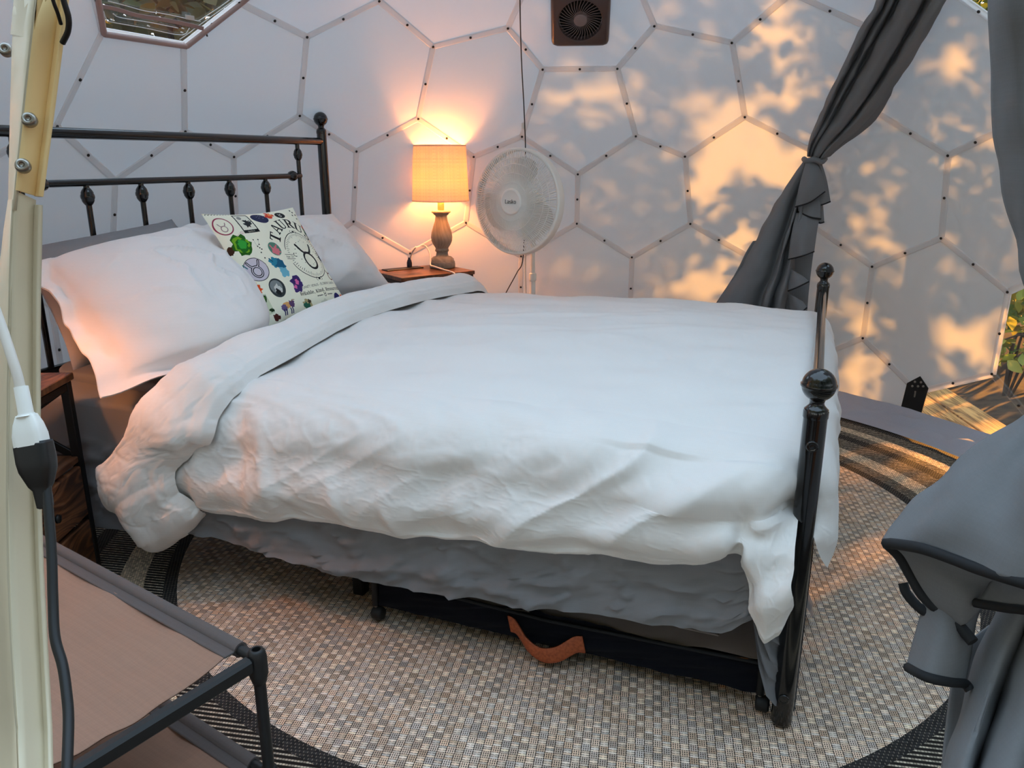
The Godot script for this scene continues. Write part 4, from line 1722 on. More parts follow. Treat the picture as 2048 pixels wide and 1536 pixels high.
func cushion_print() -> ImageTexture:
	var cream := Color(0.93, 0.915, 0.83)
	var ink := Color(0.07, 0.07, 0.08)
	var c := Canvas.new(1024, cream)
	# curved name, dial and sign
	var word := "TAURUS"
	var dc := Vector2(0.745, 0.490)
	for i in 6:
		var a := lerpf(-2.50, -0.70, i / 5.0)
		c.text(word[i], dc + Vector2(-0.015 + cos(a) * 0.280, 0.02 + sin(a) * 0.335), 0.100, ink, "Droid Serif", a + PI / 2, true)
	c.arc(dc, 0.215, 0.25, 2.85, 0.006, ink)
	c.arc(dc, 0.215, 3.45, 6.05, 0.006, ink)
	for i in 64:
		var a := TAU * i / 64.0
		if absf(sin(a)) < 0.18:
			continue
		var d := Vector2(cos(a), sin(a))
		c.line([dc + d * 0.200, dc + d * (0.172 if i % 4 == 0 else 0.182)], 0.0035, ink)
	for a in [-PI / 2, PI / 2]:
		c.disc(dc + Vector2(0, sin(a) * 0.222), 0.013, 0.011, ink)
		for e in [-1.0, 1.0]:
			c.arc(dc + Vector2(e * 0.022, sin(a) * 0.222), 0.014, PI / 2 if e < 0 else -PI / 2, PI * 1.5 if e < 0 else PI / 2, 0.004, ink)
	c.bull_sign(dc + Vector2(0.015, 0.055), 0.075, 0.020, ink)
	for e in [-1.0, 1.0]:
		for y in [-0.02, 0.02]:
			c.line([dc + Vector2(e * 0.245, y - 0.004), dc + Vector2(e * 0.155, y + 0.004)], 0.004, ink)
	c.text("Apr 20", dc + Vector2(-0.2, 0.0), 0.020, ink, "Droid Serif", 0.1)
	c.text("May 20", dc + Vector2(0.2, 0.0), 0.020, ink, "Droid Serif", 0.1)
	for i in 16:
		var a := i * 2.4
		c.disc(dc + Vector2(cos(a), sin(a)) * (0.09 + 0.06 * fposmod(i * 0.37, 1.0)), 0.004, 0.004, ink)
	c.arc(dc + Vector2(-0.13, -0.01), 0.016, 1.2, 4.4, 0.006, ink)
	c.text("PLANET: VENUS - ELEMENT: EARTH", Vector2(0.720, 0.762), 0.021, ink, "Droid Sans")
	c.text("Reliable, Kind, Resourceful", Vector2(0.727, 0.814), 0.030, ink, "Droid Serif", 0.0, true)
	c.line([Vector2(0.636, 0.857), Vector2(0.706, 0.857)], 0.005, ink)
	c.line([Vector2(0.766, 0.857), Vector2(0.836, 0.857)], 0.005, ink)
	c.bull_sign(Vector2(0.736, 0.859), 0.011, 0.005, ink)
	for x in [0.651, 0.671, 0.691, 0.781, 0.801, 0.821]:
		c.line([Vector2(x - 0.006, 0.850), Vector2(x, 0.857), Vector2(x - 0.006, 0.864)], 0.003, ink)
	# small pictures round it
	c.arc(Vector2(0.093, 0.132), 0.078, 0, TAU, 0.010, Color(0.58, 0.20, 0.30))
	c.bull_sign(Vector2(0.088, 0.157), 0.026, 0.008, Color(0.62, 0.52, 0.52))
	c.text("TAURUS", Vector2(0.198, 0.232), 0.032, Color(0.80, 0.55, 0.60), "Droid Sans", -0.45)
	var card := [Vector2(0.233, 0.028), Vector2(0.383, 0.033), Vector2(0.388, 0.238), Vector2(0.238, 0.233)]
	c.poly(card, ink)
	c.poly([Vector2(0.243, 0.038), Vector2(0.373, 0.043), Vector2(0.378, 0.208), Vector2(0.248, 0.203)], Color(0.88, 0.87, 0.80))
	c.blob(Vector2(0.328, 0.138), 0.035, Color(0.16, 0.16, 0.17), 3, 0.5)
	c.line([Vector2(0.293, 0.103), Vector2(0.313, 0.123), Vector2(0.363, 0.113)], 0.008, ink)
	c.disc(Vector2(0.283, 0.073), 0.022, 0.02, Color(0.55, 0.55, 0.53))
	c.text("TAURUS", Vector2(0.313, 0.222), 0.014, Color(0.88, 0.87, 0.80))
	c.disc(Vector2(0.492, 0.095), 0.090, 0.058, Color(0.13, 0.15, 0.29), 0.15)
	for i in 9:
		c.disc(Vector2(0.47 + 0.016 * i, 0.075 + 0.02 * sin(i * 2.0)), 0.003, 0.003, Color(0.8, 0.8, 0.9))
	c.blob(Vector2(0.630, 0.065), 0.052, Color(0.83, 0.25, 0.16), 8, 0.5, 0.7)
	c.blob(Vector2(0.640, 0.060), 0.024, Color(0.93, 0.55, 0.30), 9, 0.4, 0.7)
	c.disc(Vector2(0.756, 0.074), 0.058, 0.036, ink)
	c.bull_sign(Vector2(0.756, 0.080), 0.012, 0.005, Color(0.85, 0.85, 0.8))
	for q in [[0.945, 0.05], [0.965, 0.075], [0.92, 0.08], [0.95, 0.115], [0.93, 0.03]]:
		c.disc(Vector2(q[0], q[1]), 0.008, 0.008, ink)
	c.disc(Vector2(0.975, 0.225), 0.035, 0.055, Color(0.16, 0.36, 0.22))
	c.blob(Vector2(0.985, 0.20), 0.028, Color(0.80, 0.30, 0.16), 14)
	c.arc(Vector2(-0.009, 0.274), 0.05, 1.5, 4.6, 0.010, Color(0.66, 0.42, 0.24))
	c.blob(Vector2(0.141, 0.319), 0.088, Color(0.14, 0.36, 0.07), 21, 0.22)
	c.blob(Vector2(0.141, 0.319), 0.072, Color(0.45, 0.66, 0.13), 22, 0.2)
	c.blob(Vector2(0.146, 0.324), 0.056, Color(0.12, 0.40, 0.10), 23, 0.2)
	c.blob(Vector2(0.151, 0.319), 0.040, Color(0.20, 0.62, 0.22), 24, 0.2)
	c.blob(Vector2(0.021, 0.349), 0.035, Color(0.26, 0.15, 0.08), 25, 0.4)
	for q in [[0.275, 0.30], [0.32, 0.305], [0.30, 0.35], [0.275, 0.365], [0.285, 0.38], [0.295, 0.395], [0.275, 0.42], [0.28, 0.47]]:
		c.disc(Vector2(q[0], q[1]), 0.006, 0.006, ink)
	c.line([Vector2(0.275, 0.300), Vector2(0.272, 0.360), Vector2(0.300, 0.350), Vector2(0.320, 0.305)], 0.0016, Color(0.4, 0.4, 0.4))
	c.disc(Vector2(0.427, 0.407), 0.062, 0.062, Color(0.33, 0.50, 0.43))
	c.blob(Vector2(0.432, 0.427), 0.040, Color(0.85, 0.45, 0.48), 31, 0.35)
	c.line([Vector2(0.397, 0.367), Vector2(0.412, 0.402)], 0.014, Color(0.85, 0.45, 0.48))
	c.line([Vector2(0.467, 0.372), Vector2(0.442, 0.402)], 0.014, Color(0.85, 0.45, 0.48))
	c.disc(Vector2(0.146, 0.546), 0.112, 0.102, ink)
	c.disc(Vector2(0.146, 0.546), 0.107, 0.097, Color(0.79, 0.75, 0.79))
	c.bull_sign(Vector2(0.146, 0.566), 0.044, 0.022, ink)
	c.bull_sign(Vector2(0.146, 0.566), 0.044, 0.008, Color(0.79, 0.75, 0.79))
	c.blob(Vector2(0.345, 0.525), 0.046, Color(0.16, 0.50, 0.60), 41, 0.3)
	c.blob(Vector2(0.395, 0.550), 0.050, Color(0.10, 0.36, 0.48), 42, 0.3)
	c.blob(Vector2(0.390, 0.610), 0.042, Color(0.42, 0.68, 0.76), 43, 0.35)
	c.line([Vector2(0.310, 0.480), Vector2(0.330, 0.510)], 0.012, Color(0.12, 0.35, 0.45))
	c.line([Vector2(0.050, 0.480), Vector2(0.075, 0.520)], 0.010, Color(0.15, 0.40, 0.42))
	c.blob(Vector2(0.030, 0.650), 0.050, Color(0.94, 0.66, 0.14), 51, 0.4)
	c.blob(Vector2(0.060, 0.710), 0.050, Color(0.85, 0.30, 0.10), 52, 0.5)
	c.disc(Vector2(0.025, 0.645), 0.02, 0.02, Color(0.97, 0.85, 0.45))
	c.disc(Vector2(0.250, 0.726), 0.078, 0.078, Color(0.20, 0.22, 0.23))
	c.disc(Vector2(0.245, 0.716), 0.060, 0.055, Color(0.50, 0.52, 0.52))
	c.blob(Vector2(0.255, 0.736), 0.036, Color(0.80, 0.80, 0.78), 61, 0.4)
	c.blob(Vector2(0.250, 0.761), 0.03, Color(0.12, 0.12, 0.13), 62, 0.4)
	c.blob(Vector2(0.463, 0.718), 0.068, Color(0.23, 0.15, 0.40), 71, 0.35)
	c.disc(Vector2(0.468, 0.753), 0.072, 0.026, Color(0.23, 0.15, 0.40), -0.55)
	c.blob(Vector2(0.473, 0.708), 0.022, Color(0.86, 0.40, 0.62), 72)
	c.blob(Vector2(0.433, 0.748), 0.018, Color(0.86, 0.40, 0.62), 73)
	c.poly([Vector2(0.000, 0.760), Vector2(0.115, 0.750), Vector2(0.125, 0.910), Vector2(0.010, 0.920)], Color(0.80, 0.82, 0.70))
	for i in 12:
		c.blob(Vector2(0.02 + 0.09 * fposmod(i * 0.37, 1.0), 0.77 + 0.13 * fposmod(i * 0.61, 1.0)), 0.018, [Color(0.15, 0.36, 0.14), Color(0.30, 0.50, 0.18), Color(0.12, 0.2, 0.1)][i % 3], 80 + i, 0.4)
	# bull in water-colour patches
	c.blob(Vector2(0.264, 0.879), 0.050, Color(0.85, 0.62, 0.38), 101, 0.15, 0.6)
	c.blob(Vector2(0.229, 0.894), 0.030, Color(0.40, 0.33, 0.50), 102, 0.2)
	c.blob(Vector2(0.319, 0.874), 0.030, Color(0.36, 0.25, 0.40), 103, 0.25)
	for x in [0.219, 0.239, 0.289, 0.309]:
		c.line([Vector2(x, 0.904), Vector2(x + 0.004, 0.929), Vector2(x - 0.002, 0.952)], 0.011, Color(0.20, 0.19, 0.36))
	c.line([Vector2(0.319, 0.859), Vector2(0.339, 0.842), Vector2(0.359, 0.846)], 0.006, Color(0.5, 0.35, 0.2))
	c.blob(Vector2(0.496, 0.906), 0.052, Color(0.68, 0.62, 0.45), 111, 0.3)
	c.blob(Vector2(0.486, 0.931), 0.042, Color(0.14, 0.38, 0.30), 112, 0.4)
	c.blob(Vector2(0.521, 0.891), 0.020, Color(0.25, 0.20, 0.15), 113, 0.4)
	c.blob(Vector2(0.700, 0.940), 0.045, Color(0.83, 0.82, 0.74), 114, 0.2)
	c.blob(Vector2(0.730, 0.955), 0.022, Color(0.25, 0.45, 0.45), 115, 0.4)
	c.disc(Vector2(0.887, 0.918), 0.048, 0.065, Color(0.13, 0.11, 0.35))
	c.blob(Vector2(0.887, 0.923), 0.025, Color(0.42, 0.34, 0.70), 121, 0.5)
	c.blob(Vector2(0.965, 0.90), 0.030, Color(0.90, 0.36, 0.14), 122, 0.4)
	c.blob(Vector2(0.125, 0.945), 0.030, Color(0.30, 0.12, 0.10), 123, 0.35)
	c.text("TAURUS", Vector2(0.40, 0.993), 0.022, ink, "Droid Sans", 0.0, true)
	c.arc(Vector2(0.955, 0.37), 0.032, 0, TAU, 0.007, Color(0.85, 0.62, 0.55))
	c.blob(Vector2(0.965, 0.50), 0.030, ink, 131, 0.6, 1.4)
	c.bull_sign(Vector2(0.945, 0.70), 0.032, 0.010, Color(0.38, 0.14, 0.12))
	c.line([Vector2(0.03, 0.52), Vector2(0.05, 0.56), Vector2(0.055, 0.61)], 0.018, Color(0.40, 0.10, 0.12))
	for i in 9:
		c.arc(Vector2(0.03 + i * 0.026, 0.018), 0.012, PI, TAU, 0.004, ink)
	return ImageTexture.create_from_image(c.img)


func build_cushion() -> void:
	var m := mat(Color.WHITE, 0.85, 0.0, 0.3)
	m.albedo_texture = cushion_print()
	m.rim_enabled = true
	m.rim = 0.15
	var mb := MB.new()
	var bl := Vector3(1.5280, 0.6046, 0.4190)
	var br_ := Vector3(1.4744, 0.6040, 0.7900)
	var tr := Vector3(1.7043, 0.9327, 0.8241)
	var tl := Vector3(1.7582, 0.9335, 0.4532)
	pillow(mb, bl, br_, tr, tl, 0.075, 0.0, 2.2, 0.5, 48, 48)
	for i in mb.uv.size():
		mb.uv[i].y = 1.0 - mb.uv[i].y
	var o := put("cushion", mb, m)
	o.transform = bed_xf
	tag(o, "cream square cushion printed with zodiac drawings and the word TAURUS, leaning on the pillows", "cushion")


# ------------------------------------------------------------------ nightstands (own axes: x along the front, z out of the front)
func nightstand(label: String, corner: Vector3, ex: Vector3, group: String) -> Node3D:
	var o := thing("nightstand", label, "nightstand", corner, group)
	var ez := ex.cross(Vector3.UP)
	o.basis = Basis(ex, Vector3.UP, ez)
	var W := 0.40
	var D := 0.31
	var top := MB.new()
	top.box(Vector3(W / 2, 0.567, -D / 2), Vector3(W, 0.018, D), 0.002)
	for i in top.v.size():
		top.uv[i] = Vector2(top.v[i].z / 0.31 * 0.8, top.v[i].x / 0.42)
	put("top", top, M.wood, o)
	for x in [0.016, W - 0.016]:
		for z in [-0.016, -D + 0.016]:
			var mb := MB.new()
			mb.box(Vector3(x, 0.279, z), Vector3(0.021, 0.558, 0.021), 0.002)
			put("leg", mb, M.frame_black, o)
	for y in [0.545, 0.035]:
		for z in [-0.016, -D + 0.016]:
			var mb := MB.new()
			mb.box(Vector3(W / 2, y, z), Vector3(W - 0.054, 0.020, 0.018), 0.002)
			put("cross_rail", mb, M.frame_black, o)
	for x in [0.016, W - 0.016]:
		for y in [0.547, 0.35, 0.035]:
			var mb := MB.new()
			mb.box(Vector3(x, y, -D / 2), Vector3(0.018, 0.020, D - 0.054), 0.002)
			put("side_rail", mb, M.frame_black, o)
		for sg in [-1.0, 1.0]:
			var mb := MB.new()
			var a := Vector3(x, 0.362, -D / 2 - sg * (D / 2 - 0.03))
			var b := Vector3(x, 0.535, -D / 2 + sg * (D / 2 - 0.03))
			var d := (b - a).normalized()
			mb.box((a + b) / 2.0, Vector3(0.008, 0.020, a.distance_to(b)), 0.001, Basis(Vector3.RIGHT, d.cross(Vector3.RIGHT), d))
			put("brace", mb, M.frame_black, o)
	var sh := MB.new()
	sh.box(Vector3(W / 2, 0.352, -D / 2), Vector3(W - 0.036, 0.016, D - 0.02), 0.002)
	for i in sh.v.size():
		sh.uv[i] = Vector2(sh.v[i].z / 0.31 * 0.8 + 0.3, sh.v[i].x / 0.42)
	put("shelf", sh, M.wood, o)
	for k in 2:
		var y0 := 0.052 + 0.148 * k
		var dr := MB.new()
		dr.box(Vector3(W / 2, y0 + 0.068, -0.012), Vector3(W - 0.062, 0.136, 0.016), 0.003)
		dr.box(Vector3(W / 2, y0 + 0.060, -D / 2 - 0.01), Vector3(W - 0.075, 0.110, D - 0.06), 0.003)
		for i in dr.v.size():
			dr.uv[i] = Vector2(dr.v[i].y / 0.3 + 0.4 * k, dr.v[i].x / 0.42)
		var dn := put("drawer", dr, M.wood, o)
		var kb := MB.new()
		kb.lathe([Vector2(0.005, 0), Vector2(0.005, 0.010), Vector2(0.011, 0.013), Vector2(0.010, 0.019), Vector2(0, 0.021)], 14, Vector3(W / 2, y0 + 0.068, -0.004), Basis(Vector3(1, 0, 0), Vector3(0, 0, 1), Vector3(0, -1, 0)))
		put("knob", kb, M.frame_black, dn)
	return o


func build_nightstands() -> void:
	var r := nightstand("rustic brown nightstand with black X-braced frame carrying the lit lamp beside the fan", Vector3(-0.496, 0, -3.491), Vector3(0.798, 0, -0.603).normalized(), "nightstands")
	var st := MB.new()
	st.box(Vector3(0.15, 0.578, -0.255), Vector3(0.20, 0.006, 0.06), 0.0015)
	put("outlet_strip", st, M.frame_black, r)
	nightstand("rustic brown nightstand with drawers half hidden by the metal door post on the left", Vector3(-1.080, 0, -1.488), Vector3(-0.06, 0, -0.998).normalized(), "nightstands")


# ------------------------------------------------------------------ lamps
func lamp(label: String, where: Vector3, energy := 0.115) -> Node3D:
	var o := thing("table_lamp", label, "lamp", where, "bedside lamps")
	var b := MB.new()
	b.lathe([Vector2(0, 0.001), Vector2(0.060, 0.001), Vector2(0.063, 0.004), Vector2(0.063, 0.021), Vector2(0.061, 0.024), Vector2(0.062, 0.028), Vector2(0.060, 0.032), Vector2(0.058, 0.034), Vector2(0.056, 0.044), Vector2(0.045, 0.053), Vector2(0.032, 0.056), Vector2(0.029, 0.066), Vector2(0.028, 0.076), Vector2(0.033, 0.080), Vector2(0.034, 0.086), Vector2(0.031, 0.092), Vector2(0.032, 0.097), Vector2(0.042, 0.112), Vector2(0.050, 0.130), Vector2(0.052, 0.148), Vector2(0.049, 0.172), Vector2(0.040, 0.200), Vector2(0.031, 0.225), Vector2(0.028, 0.245), Vector2(0.029, 0.252), Vector2(0.036, 0.256), Vector2(0.037, 0.260), Vector2(0.046, 0.265), Vector2(0.046, 0.272), Vector2(0.040, 0.275), Vector2(0, 0.276)], 40)
	var wm := mat(Color.WHITE, 0.6)
	wm.albedo_texture = wood_tex(Color(0.50, 0.465, 0.415), Color(0.56, 0.525, 0.47), Color(0.61, 0.575, 0.52), 128, 256)
	wm.uv1_scale = Vector3(0.5, 2.0, 1)
	put("turned_base", b, wm, o)
	var s := MB.new()
	s.lathe([Vector2(0.016, 0.274), Vector2(0.016, 0.318), Vector2(0.012, 0.322), Vector2(0.012, 0.36), Vector2(0, 0.362)], 20)
	put("socket", s, mat(Color(0.78, 0.66, 0.42), 0.35, 0.6), o)
	var shade := MB.new()
	shade.lathe([Vector2(0.136, 0.320), Vector2(0.125, 0.578), Vector2(0.1235, 0.578), Vector2(0.1345, 0.320), Vector2(0.136, 0.320)], 64)
	var sm := mat(Color(0.95, 0.92, 0.85), 0.9, 0.0, 0.2)
	var lin := weave_tex(Color(0.96, 0.96, 0.96), 0.05, 64, 6)
	sm.albedo_texture = lin[0]
	sm.heightmap_enabled = true
	sm.heightmap_texture = lin[1]
	sm.heightmap_scale = 0.02
	sm.uv1_scale = Vector3(7, 2.2, 1)
	sm.backlight_enabled = true
	sm.backlight = Color(0.74, 0.70, 0.60)
	var so := put("lamp_shade", shade, sm, o)
	for y in [[0.322, 0.1362], [0.575, 0.1255]]:
		var rim := MB.new()
		rim.lathe([Vector2(y[1] - 0.002, y[0] - 0.003), Vector2(y[1] + 0.001, y[0] - 0.003), Vector2(y[1] + 0.001, y[0] + 0.003), Vector2(y[1] - 0.002, y[0] + 0.003)], 64)
		put("shade_trim", rim, sm, so)
	var bulb := MB.new()
	bulb.lathe([Vector2(0, 0.362), Vector2(0.013, 0.366), Vector2(0.015, 0.385), Vector2(0.027, 0.415), Vector2(0.030, 0.438), Vector2(0.024, 0.460), Vector2(0.010, 0.470), Vector2(0, 0.471)], 24)
	var bm := mat(Color(1, 0.9, 0.75), 0.4)
	bm.emission_enabled = true
	bm.emission = Color(1.0, 0.74, 0.42)
	bm.emission_energy_multiplier = 1.5
	put("bulb", bulb, bm, o)
	var l := OmniLight3D.new()
	l.name = "bulb_light"
	l.light_color = Color(1.0, 0.615, 0.33)
	l.light_energy = energy
	l.light_size = 0.03
	l.omni_range = 8.0
	l.omni_attenuation = 2.0
	l.shadow_enabled = true
	l.position = Vector3(0, 0.43, 0)
	o.add_child(l)
	return o


func build_lamps() -> void:
	lamp("lit table lamp with cream drum shade and turned grey wooden base on the far nightstand", Vector3(-0.342, 0.576, -3.841))
	lamp("lit table lamp on the left nightstand, out of view behind the metal door post", Vector3(-1.27, 0.576, -1.60), 0.06)


# ------------------------------------------------------------------ pedestal fan
func build_fan() -> void:
	var n := Vector3(-0.60, 0.06, 0.79).normalized()
	var c := at(1034, 404, 3.60)
	var ex := Vector3.UP.cross(n).normalized()
	var ey := n.cross(ex)
	var o := thing("pedestal_fan", "white pedestal fan with round wire grille and grey lettering on its hub", "fan", Vector3(c.x, 0, c.z))
	var h := Node3D.new()
	# everything of the head is placed in its own axes: x right, y out of the front, z down the face
	var bs := Basis(ex, n, ex.cross(n))
	var oc := Vector3(0, c.y, 0)
	h.free()
	var R := 0.232
	var P := func(x, y, z): return oc + bs * Vector3(x, y, z)
	var ring := MB.new()
	ring.lathe([Vector2(R - 0.012, 0.004), Vector2(R - 0.010, 0.010), Vector2(R, 0.012), Vector2(R + 0.004, 0.004), Vector2(R + 0.004, -0.030), Vector2(R - 0.002, -0.036), Vector2(R - 0.010, -0.030), Vector2(R - 0.012, 0.004)], 72, oc, bs)
	put("grille_ring", ring, M.white_plastic, o)
	# front grille: curved spokes and concentric rings, domed
	var prof := func(r): return 0.010 + 0.036 * (1.0 - pow(r / R, 2.0))
	var sp := MB.new()
	for k in 132:
		var a0 := TAU * k / 132.0
		var pts := []
		for i in 7:
			var f := i / 6.0
			var r := lerpf(0.045, R - 0.008, f)
			var a := a0 + 0.42 * (1.0 - f) * (1.0 - f)
			pts.append(P.call(cos(a) * r, prof.call(r), sin(a) * r))
		sp.tube(pts, 0.0019, 5, false)
	put("front_grille", sp, M.white_plastic, o)
	for r in [0.085, 0.125, 0.165, 0.192]:
		var rm := MB.new()
		var pts := []
		for i in 65:
			var a := TAU * i / 64.0
			pts.append(P.call(cos(a) * r, prof.call(r) + 0.001, sin(a) * r))
		rm.tube(pts, 0.0016, 5, false)
		put("grille_hoop", rm, M.white_plastic, o)
	var hub := MB.new()
	hub.lathe([Vector2(0.058, 0.036), Vector2(0.059, 0.046), Vector2(0.055, 0.051), Vector2(0.047, 0.051), Vector2(0.045, 0.049), Vector2(0.0, 0.049)], 40, oc, bs)
	var hn := put("hub", hub, M.white_plastic, o)
	var tm := TextMesh.new()
	var f := SystemFont.new()
	f.font_names = PackedStringArray(["Droid Sans"])
	tm.font = f
	tm.font_size = 48
	tm.pixel_size = 0.00052
	tm.depth = 0.0012
	tm.text = "Lasko"
	var tn := put("lettering", tm, M.grey_print, hn)
	tn.transform = Transform3D(Basis(ex, ey, n), P.call(0, 0.0497, 0))
	for k in 3:
		var bl := MB.new()
		var a0 := TAU * k / 3.0 + 0.5
		var rows := []
		for j in 7:
			var row := []
			var r := lerpf(0.03, 0.198, j / 6.0)
			var half := lerpf(0.35, 0.62, sin(PI * minf(j / 6.0 * 0.75 + 0.1, 1.0)))
			if j == 6:
				half *= 0.72
			for i in 7:
				var q := i / 6.0 * 2.0 - 1.0
				var a := a0 + half * q + 0.25 * j / 6.0
				row.append(P.call(cos(a) * r, -0.012 + 0.022 * q, sin(a) * r))
			rows.append(row)
		sheet(bl, patch(rows, 12, 10), 0.002)
		put("blade", bl, M.blade, o)
	var rear := MB.new()
	for k in 64:
		var a := TAU * k / 64.0
		var pts := []
		for i in 6:
			var q := i / 5.0
			var r := lerpf(R, 0.05, q)
			pts.append(P.call(cos(a) * r, -0.034 - 0.055 * sin(q * PI / 2), sin(a) * r))
		rear.tube(pts, 0.0011, 4, false)
	put("rear_grille", rear, M.white_plastic, o)
	var mo := MB.new()
	mo.lathe([Vector2(0.0, -0.012), Vector2(0.055, -0.014), Vector2(0.062, -0.085), Vector2(0.060, -0.13), Vector2(0.045, -0.165), Vector2(0.0, -0.172)], 28, oc, bs)
	put("motor_housing", mo, M.white_plastic, o)
	var pc: Vector3 = bs * Vector3(0, -0.125, 0)
	var pole := MB.new()
	pole.tube([Vector3(pc.x, 0.02, pc.z), Vector3(pc.x, 0.55, pc.z)], 0.0135, 16)
	pole.tube([Vector3(pc.x, 0.54, pc.z), Vector3(pc.x, c.y + pc.y - 0.03, pc.z)], 0.0105, 16)
	pole.lathe([Vector2(0.0135, 0.53), Vector2(0.018, 0.535), Vector2(0.018, 0.565), Vector2(0.0105, 0.57)], 18, Vector3(pc.x, 0, pc.z))
	put("pole", pole, M.white_plastic, o)
	var base := MB.new()
	base.lathe([Vector2(0, 0.009), Vector2(0.19, 0.009), Vector2(0.195, 0.014), Vector2(0.185, 0.024), Vector2(0.06, 0.038), Vector2(0.025, 0.05), Vector2(0.02, 0.075), Vector2(0, 0.075)], 40, Vector3(pc.x, 0, pc.z))
	put("base", base, M.white_plastic, o)
	var cord := MB.new()
	cord.tube(spline([Vector3(pc.x, c.y - 0.05, pc.z), Vector3(pc.x - 0.03, c.y - 0.16, pc.z + 0.02), Vector3(pc.x - 0.035, 0.6, pc.z + 0.02), Vector3(pc.x - 0.03, 0.3, pc.z), Vector3(pc.x - 0.05, 0.05, pc.z - 0.1)], 24), 0.0032, 7)
	put("power_cord", cord, M.white_cord, o)
	# exhaust fan set into the wall panel high above
	var fc := Vector3(0.2911, 1.667, -3.582)
	var pn := Vector3(0.065, -0.6657, 0.7434).normalized() * 1.0
	pn = Vector3(-0.065, -0.6657, 0.7434).normalized()
	var px := Vector3(0, 1, 0).cross(pn).normalized()
	var py := pn.cross(px)
	var pb := Basis(px, py, pn)
	var v := thing("exhaust_fan", "dark square exhaust fan with radial fins mounted high on the dome wall", "exhaust fan", fc)
	var hb := MB.new()
	# a frame round a circular opening: inner ring to rounded square, then the sides
	var seg := 72
	var sq := func(a, half):
		var k: float = 1.0 / pow(pow(absf(cos(a)), 12.0) + pow(absf(sin(a)), 12.0), 1.0 / 12.0)
		return Vector2(cos(a), sin(a)) * half * k
	var loops := []
	for l in 7:
		var lp := []
		for k in seg:
			var a := TAU * k / seg
			var q := Vector2.ZERO
			var z := 0.0
			match l:
				0: q = Vector2(cos(a), sin(a)) * 0.0905; z = 0.004
				1: q = Vector2(cos(a), sin(a)) * 0.0905; z = 0.030
				2: q = Vector2(cos(a), sin(a)) * 0.093; z = 0.033
				3: q = sq.call(a, 0.108); z = 0.033
				4: q = sq.call(a, 0.119); z = 0.028
				5: q = sq.call(a, 0.124); z = 0.018
				6: q = sq.call(a, 0.124); z = 0.002
			lp.append(hb.add(pb * Vector3(q.x, q.y, z)))
		loops.append(lp)
	for l in 6:
		for k in seg:
			var k2 := (k + 1) % seg
			hb.quad(loops[l][k], loops[l + 1][k], loops[l + 1][k2], loops[l][k2])
	put("housing", hb, M.duct, v)
	var bk := MB.new()
	bk.lathe([Vector2(0.090, 0.006), Vector2(0, 0.006)], 40, Vector3.ZERO, Basis(px, pn, px.cross(pn)))
	put("opening", bk, M.duct_hole, v)
	for k in 37:
		var a := TAU * k / 37.0
		var d := Vector3(cos(a + 0.35), sin(a + 0.35), 0)
		var e := Vector3(cos(a), sin(a), 0)
		var mb := MB.new()
		mb.tube([pb * (d * 0.026 + Vector3(0, 0, 0.024)), pb * ((d * 0.4 + e * 0.6).normalized() * 0.06 + Vector3(0, 0, 0.026)), pb * (e * 0.091 + Vector3(0, 0, 0.024))], 0.0013, 5)
		put("fin", mb, M.duct_fin, v)
	var cp := MB.new()
	cp.lathe([Vector2(0.028, 0.008), Vector2(0.028, 0.028), Vector2(0.026, 0.030), Vector2(0, 0.031)], 32, Vector3.ZERO, Basis(px, pn, px.cross(pn)))
	put("hub_cap", cp, M.duct_fin, v)


